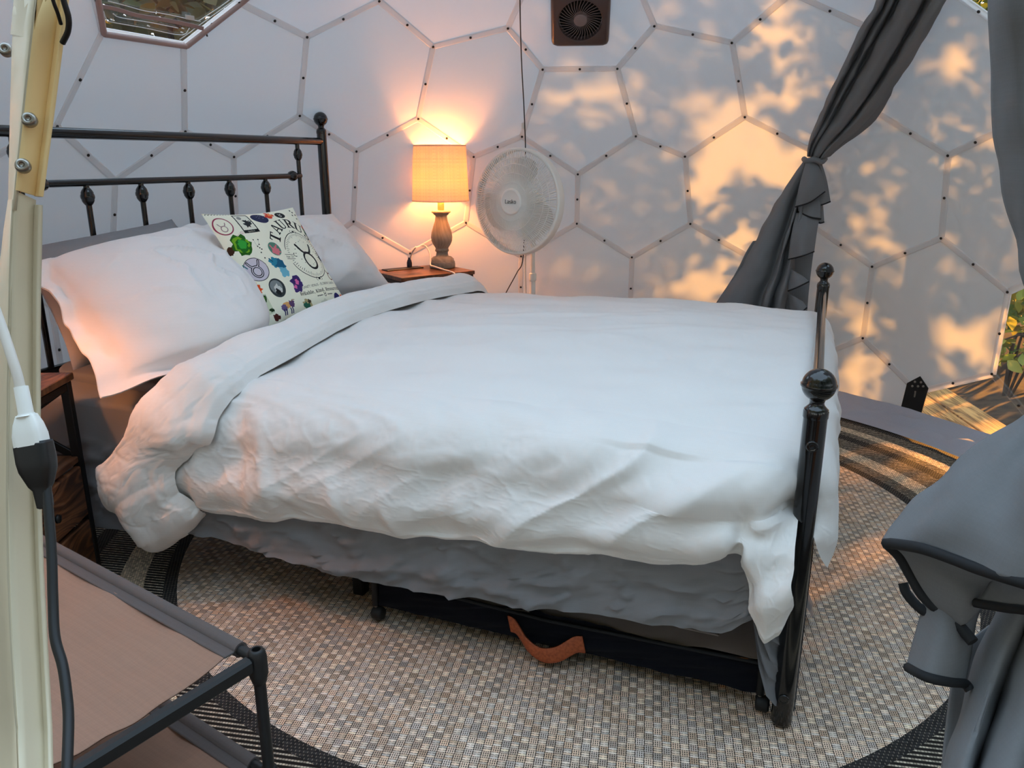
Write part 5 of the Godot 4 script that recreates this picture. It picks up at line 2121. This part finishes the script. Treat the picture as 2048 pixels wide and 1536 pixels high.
# ------------------------------------------------------------------ loose cords
func build_cords() -> void:
	# black cord hanging down the wall behind the fan
	var o := thing("hanging_cord", "thin black cord hanging down the dome wall behind the fan", "cord")
	var pts := []
	for q in [[1041, -160, 0.975], [1040, 0, 0.975], [1043, 120, 0.98], [1048, 215, 0.98], [1051, 300, 0.985], [1050, 400, 0.985], [1046, 516, 0.985], [1034, 545, 0.985], [1015, 580, 0.98], [1000, 610, 0.975]]:
		pts.append(CAM + (shell(q[0], q[1]) - CAM) * q[2])
	var mb := MB.new()
	mb.tube(spline(pts, 50), 0.0027, 7)
	put("cable", mb, M.black_cord, o)
	var hk := MB.new()
	hk.box(CAM + (shell(1046, 252) - CAM) * 0.985, Vector3(0.015, 0.03, 0.012), 0.004)
	put("clip", hk, M.white_plastic, o)
	# white lamp cord with its switch on the nightstand
	var c := thing("lamp_cord", "white lamp cord with inline switch and blue plug on the far nightstand", "cord")
	var y := 0.576
	var path := []
	for q in [[820, 520, 3.90], [823, 508, 3.88], [832, 493, 3.86]]:
		path.append(at(q[0], q[1], q[2]))
	var a := MB.new()
	a.tube(spline(path, 10), 0.0035, 8)
	put("cable", a, M.white_cord, c)
	var sw := MB.new()
	var s0 := at(823, 497, 3.85)
	var s1 := at(842, 491, 3.85)
	var d := (s1 - s0).normalized()
	sw.box((s0 + s1) / 2.0, Vector3(0.052, 0.018, 0.016), 0.004, Basis(d, d.cross(Vector3(0, 0, 1)).cross(d).normalized() * -1.0, Vector3(0, 0, 1)).orthonormalized())
	put("switch", sw, M.white_plastic, c)
	var p2 := []
	for q in [[842, 491, 3.85], [851, 492, 3.84], [858, 503, 3.82], [861, 518, 3.80], [861, 530, 3.78], [868, 533, 3.73], [890, 540, 3.66], [908, 546, 3.60], [912, 556, 3.575], [913, 568, 3.57], [917, 580, 3.57], [920, 600, 3.57]]:
		p2.append(at(q[0], q[1], q[2]))
	var b := MB.new()
	b.tube(spline(p2, 44), 0.0035, 8)
	put("cable", b, M.white_cord, c)
	var pg := MB.new()
	var base := at(819, 531, 3.90)
	pg.lathe([Vector2(0.013, 0.003), Vector2(0.013, 0.022), Vector2(0.010, 0.034), Vector2(0.006, 0.040), Vector2(0.005, 0.048), Vector2(0, 0.048)], 16, Vector3(base.x, 0.578, base.z))
	put("plug", pg, M.blue_plug, c)
	# extension cord on the door post
	var e := thing("extension_cord", "white plug joined to a black extension socket and cord on the metal door post", "cord")
	var w := MB.new()
	var wp := []
	for q in [[-60, 480, 0.600], [-20, 590, 0.595], [2, 650, 0.590], [22, 710, 0.585], [36, 755, 0.583], [44, 795, 0.583]]:
		wp.append(at(q[0], q[1], q[2]))
	w.tube(spline(wp, 30), 0.0031, 10)
	put("cable", w, M.white_cord, e)
	var axis := (at(78, 960, 0.583) - at(47, 800, 0.583)).normalized()
	var sx := axis.cross(cam_basis.z).normalized()
	var pbs := Basis(sx, axis, sx.cross(axis))
	var pm := MB.new()
	pm.lathe([Vector2(0, -0.008), Vector2(0.0042, -0.007), Vector2(0.0045, 0.010), Vector2(0.0062, 0.012)], 16, at(46, 795, 0.583), pbs)
	var pp := [[0.0055, 0.011], [0.0078, 0.017], [0.0092, 0.024], [0.0094, 0.036], [0.0088, 0.0365]]
	var first := -1
	for q in pp:
		var row := pm.v.size()
		for k in 24:
			var an := TAU * k / 24
			var kk: float = 1.0 / pow(pow(absf(cos(an)), 6.0) + pow(absf(sin(an)), 6.0), 1.0 / 6.0)
			pm.add(at(46, 795, 0.583) + pbs * Vector3(cos(an) * q[0] * kk, q[1], -sin(an) * q[0] * kk * 0.72))
		if first >= 0:
			for k in 24:
				var k2 := (k + 1) % 24
				pm.quad(first + k, first + k2, row + k2, row + k)
		first = row
	put("plug", pm, M.white_plastic, e)
	var sm := MB.new()
	var so := at(66, 884, 0.583)
	first = -1
	for q in [[0.0001, 0.0], [0.0098, 0.0], [0.0102, 0.002], [0.0104, 0.012], [0.0098, 0.018], [0.0066, 0.028], [0.0048, 0.031], [0.0044, 0.042], [0.003, 0.043]]:
		var row := sm.v.size()
		for k in 24:
			var an := TAU * k / 24
			var kk: float = 1.0 / pow(pow(absf(cos(an)), 6.0) + pow(absf(sin(an)), 6.0), 1.0 / 6.0)
			sm.add(so + pbs * Vector3(cos(an) * q[0] * kk, q[1], -sin(an) * q[0] * kk * 0.75))
		if first >= 0:
			for k in 24:
				var k2 := (k + 1) % 24
				sm.quad(first + k, first + k2, row + k2, row + k)
		first = row
	put("socket", sm, M.black_cord, e)
	var bc := MB.new()
	var bp := []
	for q in [[92, 965, 0.583], [96, 1010, 0.580], [103, 1100, 0.575], [106, 1200, 0.57], [110, 1275, 0.565], [125, 1330, 0.56], [133, 1385, 0.555], [137, 1440, 0.55], [134, 1540, 0.54], [128, 1700, 0.53]]:
		bp.append(at(q[0], q[1], q[2]))
	bc.tube(spline(bp, 50), 0.0030, 10)
	put("black_cable", bc, M.black_cord, e)


# ------------------------------------------------------------------ curtains
func px_patch(rows: Array, nu: int, nv: int) -> Array:
	var r := []
	for row in rows:
		var q := []
		for p in row:
			q.append(p if p is Vector3 else at(p[0], p[1], p[2]))
		r.append(q)
	return patch(r, nu, nv)


func to_floor(row: Array) -> Array:                # the same row let down to the floor
	var out := []
	for p in row:
		var q := at(p[0], p[1], p[2])
		out.append(Vector3(q.x, 0.012, q.z))
	return out


func px_tube(mb: MB, ps: Array, r: float, n := 24) -> void:
	var q := []
	for p in ps:
		q.append(at(p[0], p[1], p[2]))
	mb.tube(spline(q, n), r, 8)


func cloth_wrinkle(amp: float, k := 5.0) -> Callable:
	return func(p, _n, _u, _v): return amp * fbm(p * k, 2)


func build_curtains() -> void:
	var o := thing("curtain", "grey curtain tied in a knot before the dome wall behind the bed", "curtain", Vector3.ZERO, "grey curtains")
	# gathered upper part: pleats across the width
	var cols := [0.0, 0.07, 0.13, 0.22, 0.30, 0.37, 0.50, 0.63, 0.70, 0.78, 0.85, 0.92, 1.0]
	var dep := [0.02, -0.035, 0.03, -0.015, 0.04, -0.02, -0.045, -0.03, 0.035, -0.02, -0.01, 0.03, 0.05]
	var st := [[1815, 1985, -190, 2.98, 1.3], [1757, 1888, 0, 3.14, 1.3], [1722, 1852, 65, 3.22, 1.2], [1690, 1812, 130, 3.30, 1.1], [1662, 1768, 190, 3.37, 0.95], [1638, 1722, 245, 3.43, 0.75], [1618, 1672, 290, 3.48, 0.5], [1613, 1648, 316, 3.50, 0.3]]
	var rows := []
	for s in st:
		var row := []
		for i in cols.size():
			var slant: float = (cols[i] - 0.5) * (60.0 if s[2] > 150 else 40.0) * (s[1] - s[0]) / 130.0
			row.append([lerpf(s[0], s[1], cols[i]), s[2] + slant * 0.4, s[3] + dep[i] * s[4]])
		rows.append(row)
	rows.reverse()
	var up := MB.new()
	sheet(up, px_patch(rows, 96, 60), 0.003, cloth_wrinkle(0.004, 7.0))
	put("gathered_drape", up, M.curtain, o)
	var back := MB.new()
	sheet(back, px_patch([[[1640, 318, 3.54], [1660, 312, 3.56]], [[1700, 275, 3.54], [1752, 240, 3.55]], [[1752, 205, 3.48], [1800, 150, 3.42]], [[1850, 60, 3.28], [1900, -20, 3.20]]], 8, 24), 0.003, cloth_wrinkle(0.006, 8.0))
	put("rear_fold", back, M.curtain, o)
	var kn := MB.new()
	px_tube(kn, [[1608, 318, 3.53], [1614, 322, 3.485], [1628, 319, 3.465], [1642, 324, 3.48], [1650, 318, 3.53]], 0.011)
	put("tie", kn, M.curtain, o)
	# the tail below the knot
	var tail := MB.new()
	var tr := []
	for s in [[1611, 1636, 318, 0.25], [1588, 1632, 350, 0.6], [1562, 1630, 388, 0.9], [1534, 1627, 440, 1.1], [1508, 1622, 488, 1.2], [1478, 1620, 545, 1.25], [1444, 1616, 590, 1.3], [1425, 1612, 650, 1.3], [1400, 1610, 760, 1.3]]:
		var row := []
		var tc := [0.0, 0.08, 0.2, 0.34, 0.47, 0.53, 0.60, 0.68, 0.75, 0.85, 1.0]
		var td := [0.03, 0.0, -0.012, 0.0, 0.035, -0.03, 0.03, -0.035, 0.03, 0.05, 0.05]
		for i in tc.size():
			row.append([lerpf(s[0], s[1], tc[i]), s[2] + 8.0 * tc[i], 3.52 + (td[i]) * s[3]])
		tr.append(row)
	tr.reverse()
	sheet(tail, px_patch(tr, 80, 60), 0.003, cloth_wrinkle(0.005, 6.0))
	put("tail", tail, M.curtain, o)
	var left := MB.new()
	sheet(left, px_patch([[[1432, 606, 3.56], [1470, 640, 3.58]], [[1470, 548, 3.56], [1500, 560, 3.58]], [[1493, 503, 3.56], [1515, 500, 3.58]], [[1506, 482, 3.57], [1520, 480, 3.58]]], 6, 16), 0.003)
	put("side_fold", left, M.curtain, o)
	for cs in [
			[[[1590, 414, 3.46], [1620, 404, 3.45], [1650, 383, 3.47]], [[1598, 375, 3.45], [1620, 366, 3.43], [1645, 352, 3.46]], [[1612, 324, 3.485], [1622, 323, 3.475], [1634, 326, 3.485]]],
			[[[1628, 412, 3.51], [1645, 409, 3.50], [1661, 403, 3.51]], [[1634, 370, 3.51], [1646, 366, 3.49], [1653, 360, 3.51]], [[1634, 326, 3.50], [1638, 324, 3.49], [1643, 326, 3.50]]],
			[[[1597, 423, 3.50], [1620, 434, 3.48], [1642, 438, 3.50]], [[1596, 405, 3.50], [1620, 405, 3.49], [1641, 402, 3.50]], [[1604, 380, 3.51], [1622, 378, 3.50], [1640, 375, 3.51]]],
			[[[1630, 443, 3.53], [1640, 446, 3.52], [1648, 444, 3.53]], [[1632, 420, 3.53], [1641, 418, 3.52], [1646, 416, 3.53]], [[1634, 395, 3.53], [1640, 393, 3.52], [1642, 392, 3.53]]],
			[[[1576, 519, 3.49], [1604, 512, 3.45], [1628, 503, 3.49]], [[1583, 470, 3.48], [1610, 466, 3.455], [1634, 460, 3.49]], [[1592, 426, 3.50], [1614, 428, 3.49], [1639, 436, 3.51]]],
			[[[1576, 582, 3.49], [1596, 574, 3.465], [1618, 563, 3.47]], [[1577, 558, 3.50], [1592, 556, 3.475], [1608, 554, 3.48]], [[1578, 535, 3.51], [1588, 542, 3.485], [1598, 548, 3.49]]],
			[[[1584, 634, 3.49], [1600, 627, 3.465], [1614, 615, 3.47]], [[1579, 610, 3.50], [1592, 606, 3.475], [1606, 604, 3.48]], [[1576, 587, 3.51], [1586, 592, 3.485], [1596, 598, 3.49]]]]:
		var mb := MB.new()
		sheet(mb, px_patch(cs, 14, 14), 0.003)
		put("ruffle", mb, M.curtain, o)
		var hem := MB.new()
		px_tube(hem, cs[0], 0.0032, 12)
		put("hem", hem, M.piping, o)
	var bk := MB.new()
	sheet(bk, px_patch([[[1570, 660, 3.56], [1612, 660, 3.56]], [[1575, 560, 3.56], [1618, 580, 3.56]], [[1590, 450, 3.56], [1630, 480, 3.56]], [[1615, 350, 3.55], [1640, 400, 3.55]]], 6, 24), 0.003)
	put("rear_fold", bk, M.curtain, o)

	# the other curtain, close to the doorway on the right
	var c := thing("curtain", "blue-grey curtain with dark piped hem bundled at the doorway on the right", "curtain", Vector3.ZERO, "grey curtains")
	var d1 := MB.new()
	sheet(d1, px_patch([[[2132, 752, 0.875], [2180, 756, 0.865], [2235, 760, 0.86], [2330, 762, 0.855]], [[2085, 660, 0.86], [2150, 660, 0.82], [2230, 640, 0.86], [2330, 660, 0.84]], [[2046, 530, 0.86], [2110, 540, 0.82], [2200, 530, 0.87], [2330, 540, 0.84]], [[2017, 420, 0.86], [2080, 420, 0.81], [2180, 420, 0.88], [2330, 420, 0.84]], [[1997, 300, 0.86], [2060, 300, 0.81], [2170, 300, 0.88], [2330, 300, 0.84]], [[1988, 150, 0.86], [2045, 150, 0.81], [2160, 150, 0.88], [2330, 150, 0.84]], [[1980, -10, 0.86], [2040, -10, 0.81], [2160, -10, 0.88], [2330, -10, 0.84]], [[1972, -260, 0.88], [2040, -260, 0.83], [2160, -260, 0.90], [2330, -260, 0.86]]], 30, 40), 0.004, cloth_wrinkle(0.003, 9.0))
	put("hanging_drape", d1, M.curtain, c)
	var d2 := MB.new()
	sheet(d2, px_patch([[[1772, 1085, 0.90], [1850, 1098, 0.85], [1960, 1138, 0.82], [2060, 1168, 0.80], [2330, 1230, 0.84]], [[1800, 1045, 0.905], [1880, 1050, 0.84], [1980, 1075, 0.81], [2080, 1095, 0.79], [2330, 1140, 0.84]], [[1852, 985, 0.91], [1930, 985, 0.84], [2010, 1000, 0.82], [2110, 1010, 0.78], [2330, 1030, 0.84]], [[1952, 888, 0.91], [2010, 900, 0.86], [2070, 910, 0.85], [2150, 920, 0.80], [2330, 930, 0.84]], [[2060, 820, 0.90], [2100, 830, 0.88], [2150, 840, 0.88], [2220, 850, 0.84], [2330, 850, 0.85]], [[2130, 740, 0.88], [2150, 745, 0.87], [2180, 750, 0.87], [2230, 760, 0.86], [2330, 760, 0.86]]], 50, 44), 0.004, cloth_wrinkle(0.006, 7.0))
	put("tied_fold", d2, M.curtain, c)
	var pip := func(ps, r := 0.0056):
		var mb := MB.new()
		px_tube(mb, ps, r, 30)
		put("hem_piping", mb, M.piping, c)
	pip.call([[1772, 1086, 0.898], [1812, 1091, 0.87], [1850, 1099, 0.846], [1910, 1120, 0.83], [1960, 1139, 0.817], [2060, 1169, 0.797], [2200, 1205, 0.80]])
	var d3 := MB.new()
	sheet(d3, px_patch([[[1916, 1250, 0.91], [1925, 1248, 0.90], [1935, 1240, 0.90], [1950, 1225, 0.91]], [[1868, 1215, 0.915], [1895, 1205, 0.89], [1935, 1195, 0.88], [1975, 1185, 0.90]], [[1830, 1160, 0.915], [1870, 1155, 0.885], [1920, 1160, 0.88], [1990, 1165, 0.89]], [[1800, 1112, 0.915], [1850, 1110, 0.89], [1910, 1125, 0.88], [2000, 1150, 0.88]], [[1774, 1087, 0.905], [1830, 1092, 0.89], [1900, 1112, 0.87], [2000, 1140, 0.86]]], 20, 26), 0.004)
	put("inner_fold", d3, M.curtain, c)
	pip.call([[1774, 1088, 0.905], [1800, 1114, 0.912], [1822, 1152, 0.912], [1845, 1190, 0.912], [1880, 1222, 0.91], [1918, 1252, 0.905], [1946, 1284, 0.90]])
	pip.call([[1806, 1166, 0.925], [1814, 1188, 0.925], [1842, 1218, 0.925], [1880, 1240, 0.92]], 0.005)
	var d4 := MB.new()
	sheet(d4, px_patch([[[1816, 1334, 0.93], [1850, 1352, 0.895], [1890, 1362, 0.90], [1928, 1366, 0.93]], [[1830, 1280, 0.93], [1865, 1300, 0.895], [1905, 1310, 0.90], [1940, 1300, 0.93]], [[1846, 1222, 0.93], [1880, 1240, 0.90], [1915, 1250, 0.905], [1950, 1240, 0.93]], [[1850, 1195, 0.93], [1885, 1205, 0.91], [1920, 1215, 0.91], [1960, 1215, 0.93]]], 24, 20), 0.004)
	put("rolled_edge", d4, M.curtain, c)
	pip.call([[1816, 1335, 0.928], [1850, 1353, 0.893], [1890, 1363, 0.898], [1928, 1367, 0.928], [1940, 1380, 0.93]], 0.005)
	var d5 := MB.new()
	sheet(d5, px_patch([[[1955, 1206, 0.885], [2010, 1214, 0.87], [2070, 1222, 0.86], [2330, 1270, 0.86]], [[1975, 1180, 0.885], [2020, 1188, 0.87], [2080, 1196, 0.86], [2330, 1240, 0.86]], [[1990, 1150, 0.89], [2030, 1160, 0.875], [2090, 1170, 0.865], [2330, 1210, 0.865]]], 20, 8), 0.004)
	put("inner_band", d5, M.curtain, c)
	pip.call([[1950, 1206, 0.884], [2010, 1216, 0.868], [2070, 1224, 0.858], [2330, 1272, 0.858]], 0.0045)
	# the lower part hanging in long folds
	var d6 := MB.new()
	var rr := []
	for s in [[1842, 1760, 0.90], [1882, 1545, 0.91], [1916, 1440, 0.92], [1952, 1330, 0.93], [1990, 1235, 0.93], [2010, 1170, 0.92]]:
		rr.append([[s[0], s[1], s[2] + 0.03], [s[0] + 22, s[1], s[2] - 0.01], [s[0] + 52, s[1], s[2] - 0.02], [s[0] + 70, s[1], s[2] + 0.05], [s[0] + 86, s[1], s[2] - 0.015], [s[0] + 150, s[1], s[2] - 0.03], [s[0] + 210, s[1], s[2] + 0.03], [s[0] + 400, s[1], s[2] - 0.02]])
	rr.push_front(to_floor(rr[0]))
	sheet(d6, px_patch(rr, 70, 40), 0.004, cloth_wrinkle(0.003, 8.0))
	put("lower_drape", d6, M.curtain, c)
	var d7 := MB.new()
	sheet(d7, px_patch([to_floor([[1872, 1760, 0.97], [1960, 1760, 0.99]]), [[1872, 1760, 0.97], [1960, 1760, 0.99]], [[1884, 1540, 0.97], [1960, 1540, 0.99]], [[1902, 1380, 0.97], [1970, 1380, 0.99]], [[1915, 1300, 0.97], [1980, 1250, 0.99]]], 8, 20), 0.004)
	put("rear_fold", d7, M.curtain, c)


# ------------------------------------------------------------------ fabric shoe rack, lower left
func build_shoe_rack() -> void:
	var ex := Vector3(-0.8231, 0, -0.5682).normalized()
	var ez := ex.cross(Vector3.UP)
	var o := thing("shoe_rack", "low rack with brown fabric shelves and black bar ends at the lower left", "rack", Vector3(-0.334, 0, -0.877))
	# own axes: x along the rack away from the viewer, z across it
	if ez.dot(Vector3(-0.527, 0, 0.85)) < 0:
		ez = -ez
	o.basis = Basis(ex, Vector3.UP, ez) if ex.cross(Vector3.UP).dot(ez) > 0 else Basis(ex, Vector3.UP, ex.cross(Vector3.UP))
	var sgn := 1.0 if o.basis.z.dot(Vector3(-0.527, 0, 0.85)) > 0 else -1.0
	var L := 0.70
	var D := 0.30 * sgn
	for y in [0.46, 0.275, 0.09]:
		var cl := MB.new()
		var g := MB.new()
		var rows := []
		for j in 9:
			var row := []
			for i in 15:
				var a := i / 14.0
				var b := j / 8.0
				var sag := -0.012 * sin(PI * b) + 0.003 * fn.get_noise_2d(a * 6.0 + y * 9.0, b * 4.0)
				row.append(Vector3(lerpf(0.036, L - 0.036, a), y + 0.002 + sag, lerpf(0.020 * sgn, D - 0.020 * sgn, b)))
			rows.append(row)
		if sgn > 0:
			rows.reverse()
		sheet(cl, patch(rows, 40, 24), 0.002)
		put("fabric_shelf", cl, M.rack_cloth, o)
		for z in [0.0, D]:
			var sl := MB.new()
			var inn: float = sgn * (1.0 if z == 0.0 else -1.0)
			var prof := []
			sl.tube([Vector3(0.034, y + 0.002, z), Vector3(L - 0.034, y + 0.002, z)], 0.0105, 14)
			sl.box(Vector3(L / 2, y + 0.0035, z + inn * 0.012), Vector3(L - 0.068, 0.0035, 0.026), 0.001)
			put("fabric_sleeve", sl, M.rack_sleeve, o)
			var tb := MB.new()
			tb.tube([Vector3(-0.004, y + 0.002, z), Vector3(L + 0.004, y + 0.002, z)], 0.0075, 12)
			put("tube", tb, M.rack_plastic, o)
		for x in [0.0, L]:
			var bar := MB.new()
			bar.box(Vector3(x, y, D / 2), Vector3(0.017, 0.022, absf(D) - 0.02), 0.004)
			put("end_bar", bar, M.rack_plastic, o)
			for z in [0.0, D]:
				var kn := MB.new()
				kn.lathe([Vector2(0.0055, 0.010), Vector2(0.0055, 0.0165), Vector2(0.0085, 0.0165), Vector2(0.011, 0.013), Vector2(0.0125, 0.004), Vector2(0.0125, -0.020), Vector2(0.0105, -0.028), Vector2(0.0088, -0.034), Vector2(0, -0.034)], 20, Vector3(x, y, z))
				kn.lathe([Vector2(0.0055, 0.0165), Vector2(0.0053, 0.006), Vector2(0, 0.006)], 20, Vector3(x, y, z))
				put("connector", kn, M.rack_plastic, o)
	for x in [0.0, L]:
		for z in [0.0, D]:
			var lg := MB.new()
			lg.tube([Vector3(x, 0.001, z), Vector3(x, 0.45, z)], 0.0078, 12)
			put("leg", lg, M.rack_plastic, o)


# ------------------------------------------------------------------ metal post of the doorway, left edge
func build_door_post() -> void:
	var o := thing("door_post", "silver metal door frame post with round bolts at the left edge", "door post")
	var face := func(called, rows, thick := 0.0025, nu := 4, nv := 12):
		var mb := MB.new()
		var last: Array = rows[-1]
		if called.begins_with("lower"):
			rows.append(to_floor(last))
		else:
			var up := []
			for i in rows[0].size():
				var p := at(rows[0][i][0], rows[0][i][1], rows[0][i][2])
				var q := at(rows[1][i][0], rows[1][i][1], rows[1][i][2])
				up.append(p + (p - q) * (0.75 / (p.y - q.y)))
			rows.push_front(up)
		rows.reverse()
		sheet(mb, px_patch(rows, nu, nv), thick)
		put(called, mb, M.alu_warm_lit if called in ["upper_strut", "upper_lip"] else M.alu, o)
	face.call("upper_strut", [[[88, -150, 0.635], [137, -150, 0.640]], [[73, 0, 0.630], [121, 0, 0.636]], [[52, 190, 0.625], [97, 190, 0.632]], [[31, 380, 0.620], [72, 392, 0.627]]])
	face.call("upper_flange", [[[46, -150, 0.675], [88, -150, 0.635]], [[32, 0, 0.672], [73, 0, 0.630]], [[25, 190, 0.668], [52, 190, 0.625]], [[20, 420, 0.664], [29, 420, 0.620]]])
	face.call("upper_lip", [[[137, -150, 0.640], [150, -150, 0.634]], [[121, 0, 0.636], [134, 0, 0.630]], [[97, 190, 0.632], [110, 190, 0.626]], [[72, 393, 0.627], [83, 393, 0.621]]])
	face.call("lower_strut", [[[30, 382, 0.622], [70, 400, 0.628]], [[25, 480, 0.620], [68, 480, 0.627]], [[20, 640, 0.615], [66, 640, 0.624]], [[16, 1000, 0.605], [68, 1000, 0.615]], [[24, 1270, 0.595], [80, 1270, 0.605]], [[42, 1545, 0.585], [94, 1545, 0.595]], [[70, 1800, 0.575], [118, 1800, 0.585]]])
	face.call("lower_flange", [[[20, 400, 0.668], [29, 400, 0.622]], [[0, 560, 0.664], [22, 560, 0.618]], [[-30, 1000, 0.655], [16, 1000, 0.605]], [[-26, 1270, 0.645], [24, 1270, 0.595]], [[-14, 1545, 0.635], [42, 1545, 0.585]], [[10, 1800, 0.62], [70, 1800, 0.575]]])
	face.call("lower_lip", [[[70, 410, 0.628], [82, 410, 0.622]], [[68, 480, 0.627], [81, 480, 0.621]], [[66, 640, 0.624], [78, 640, 0.618]], [[68, 1000, 0.615], [79, 1000, 0.609]], [[80, 1270, 0.605], [91, 1270, 0.599]], [[94, 1545, 0.595], [107, 1545, 0.589]], [[118, 1800, 0.585], [130, 1800, 0.58]]])
	for q in [[59, 240, 0.622], [46, 332, 0.618], [12, 100, 0.70]]:
		var mb := MB.new()
		var p := at(q[0], q[1], q[2])
		var ax := cam_basis * Vector3(0.25, 0.05, 1.0).normalized()
		var bx := ax.cross(Vector3.UP).normalized()
		mb.lathe([Vector2(0.0046, -0.002), Vector2(0.0048, 0.0012), Vector2(0.0040, 0.0030), Vector2(0.0022, 0.0036), Vector2(0.0019, 0.0018), Vector2(0, 0.0018)], 20, p, Basis(bx, ax, bx.cross(ax)))
		put("bolt", mb, M.steel, o)
	var wire := MB.new()
	px_tube(wire, [[112, -60, 0.62], [127, 0, 0.618], [137, 35, 0.618], [136, 62, 0.62], [125, 86, 0.625]], 0.0019)
	put("cable", wire, M.rack_plastic, o)
	var wire2 := MB.new()
	px_tube(wire2, [[98, -40, 0.615], [106, 0, 0.615], [115, 25, 0.617], [122, 48, 0.622]], 0.0012)
	put("cable", wire2, M.rack_plastic, o)
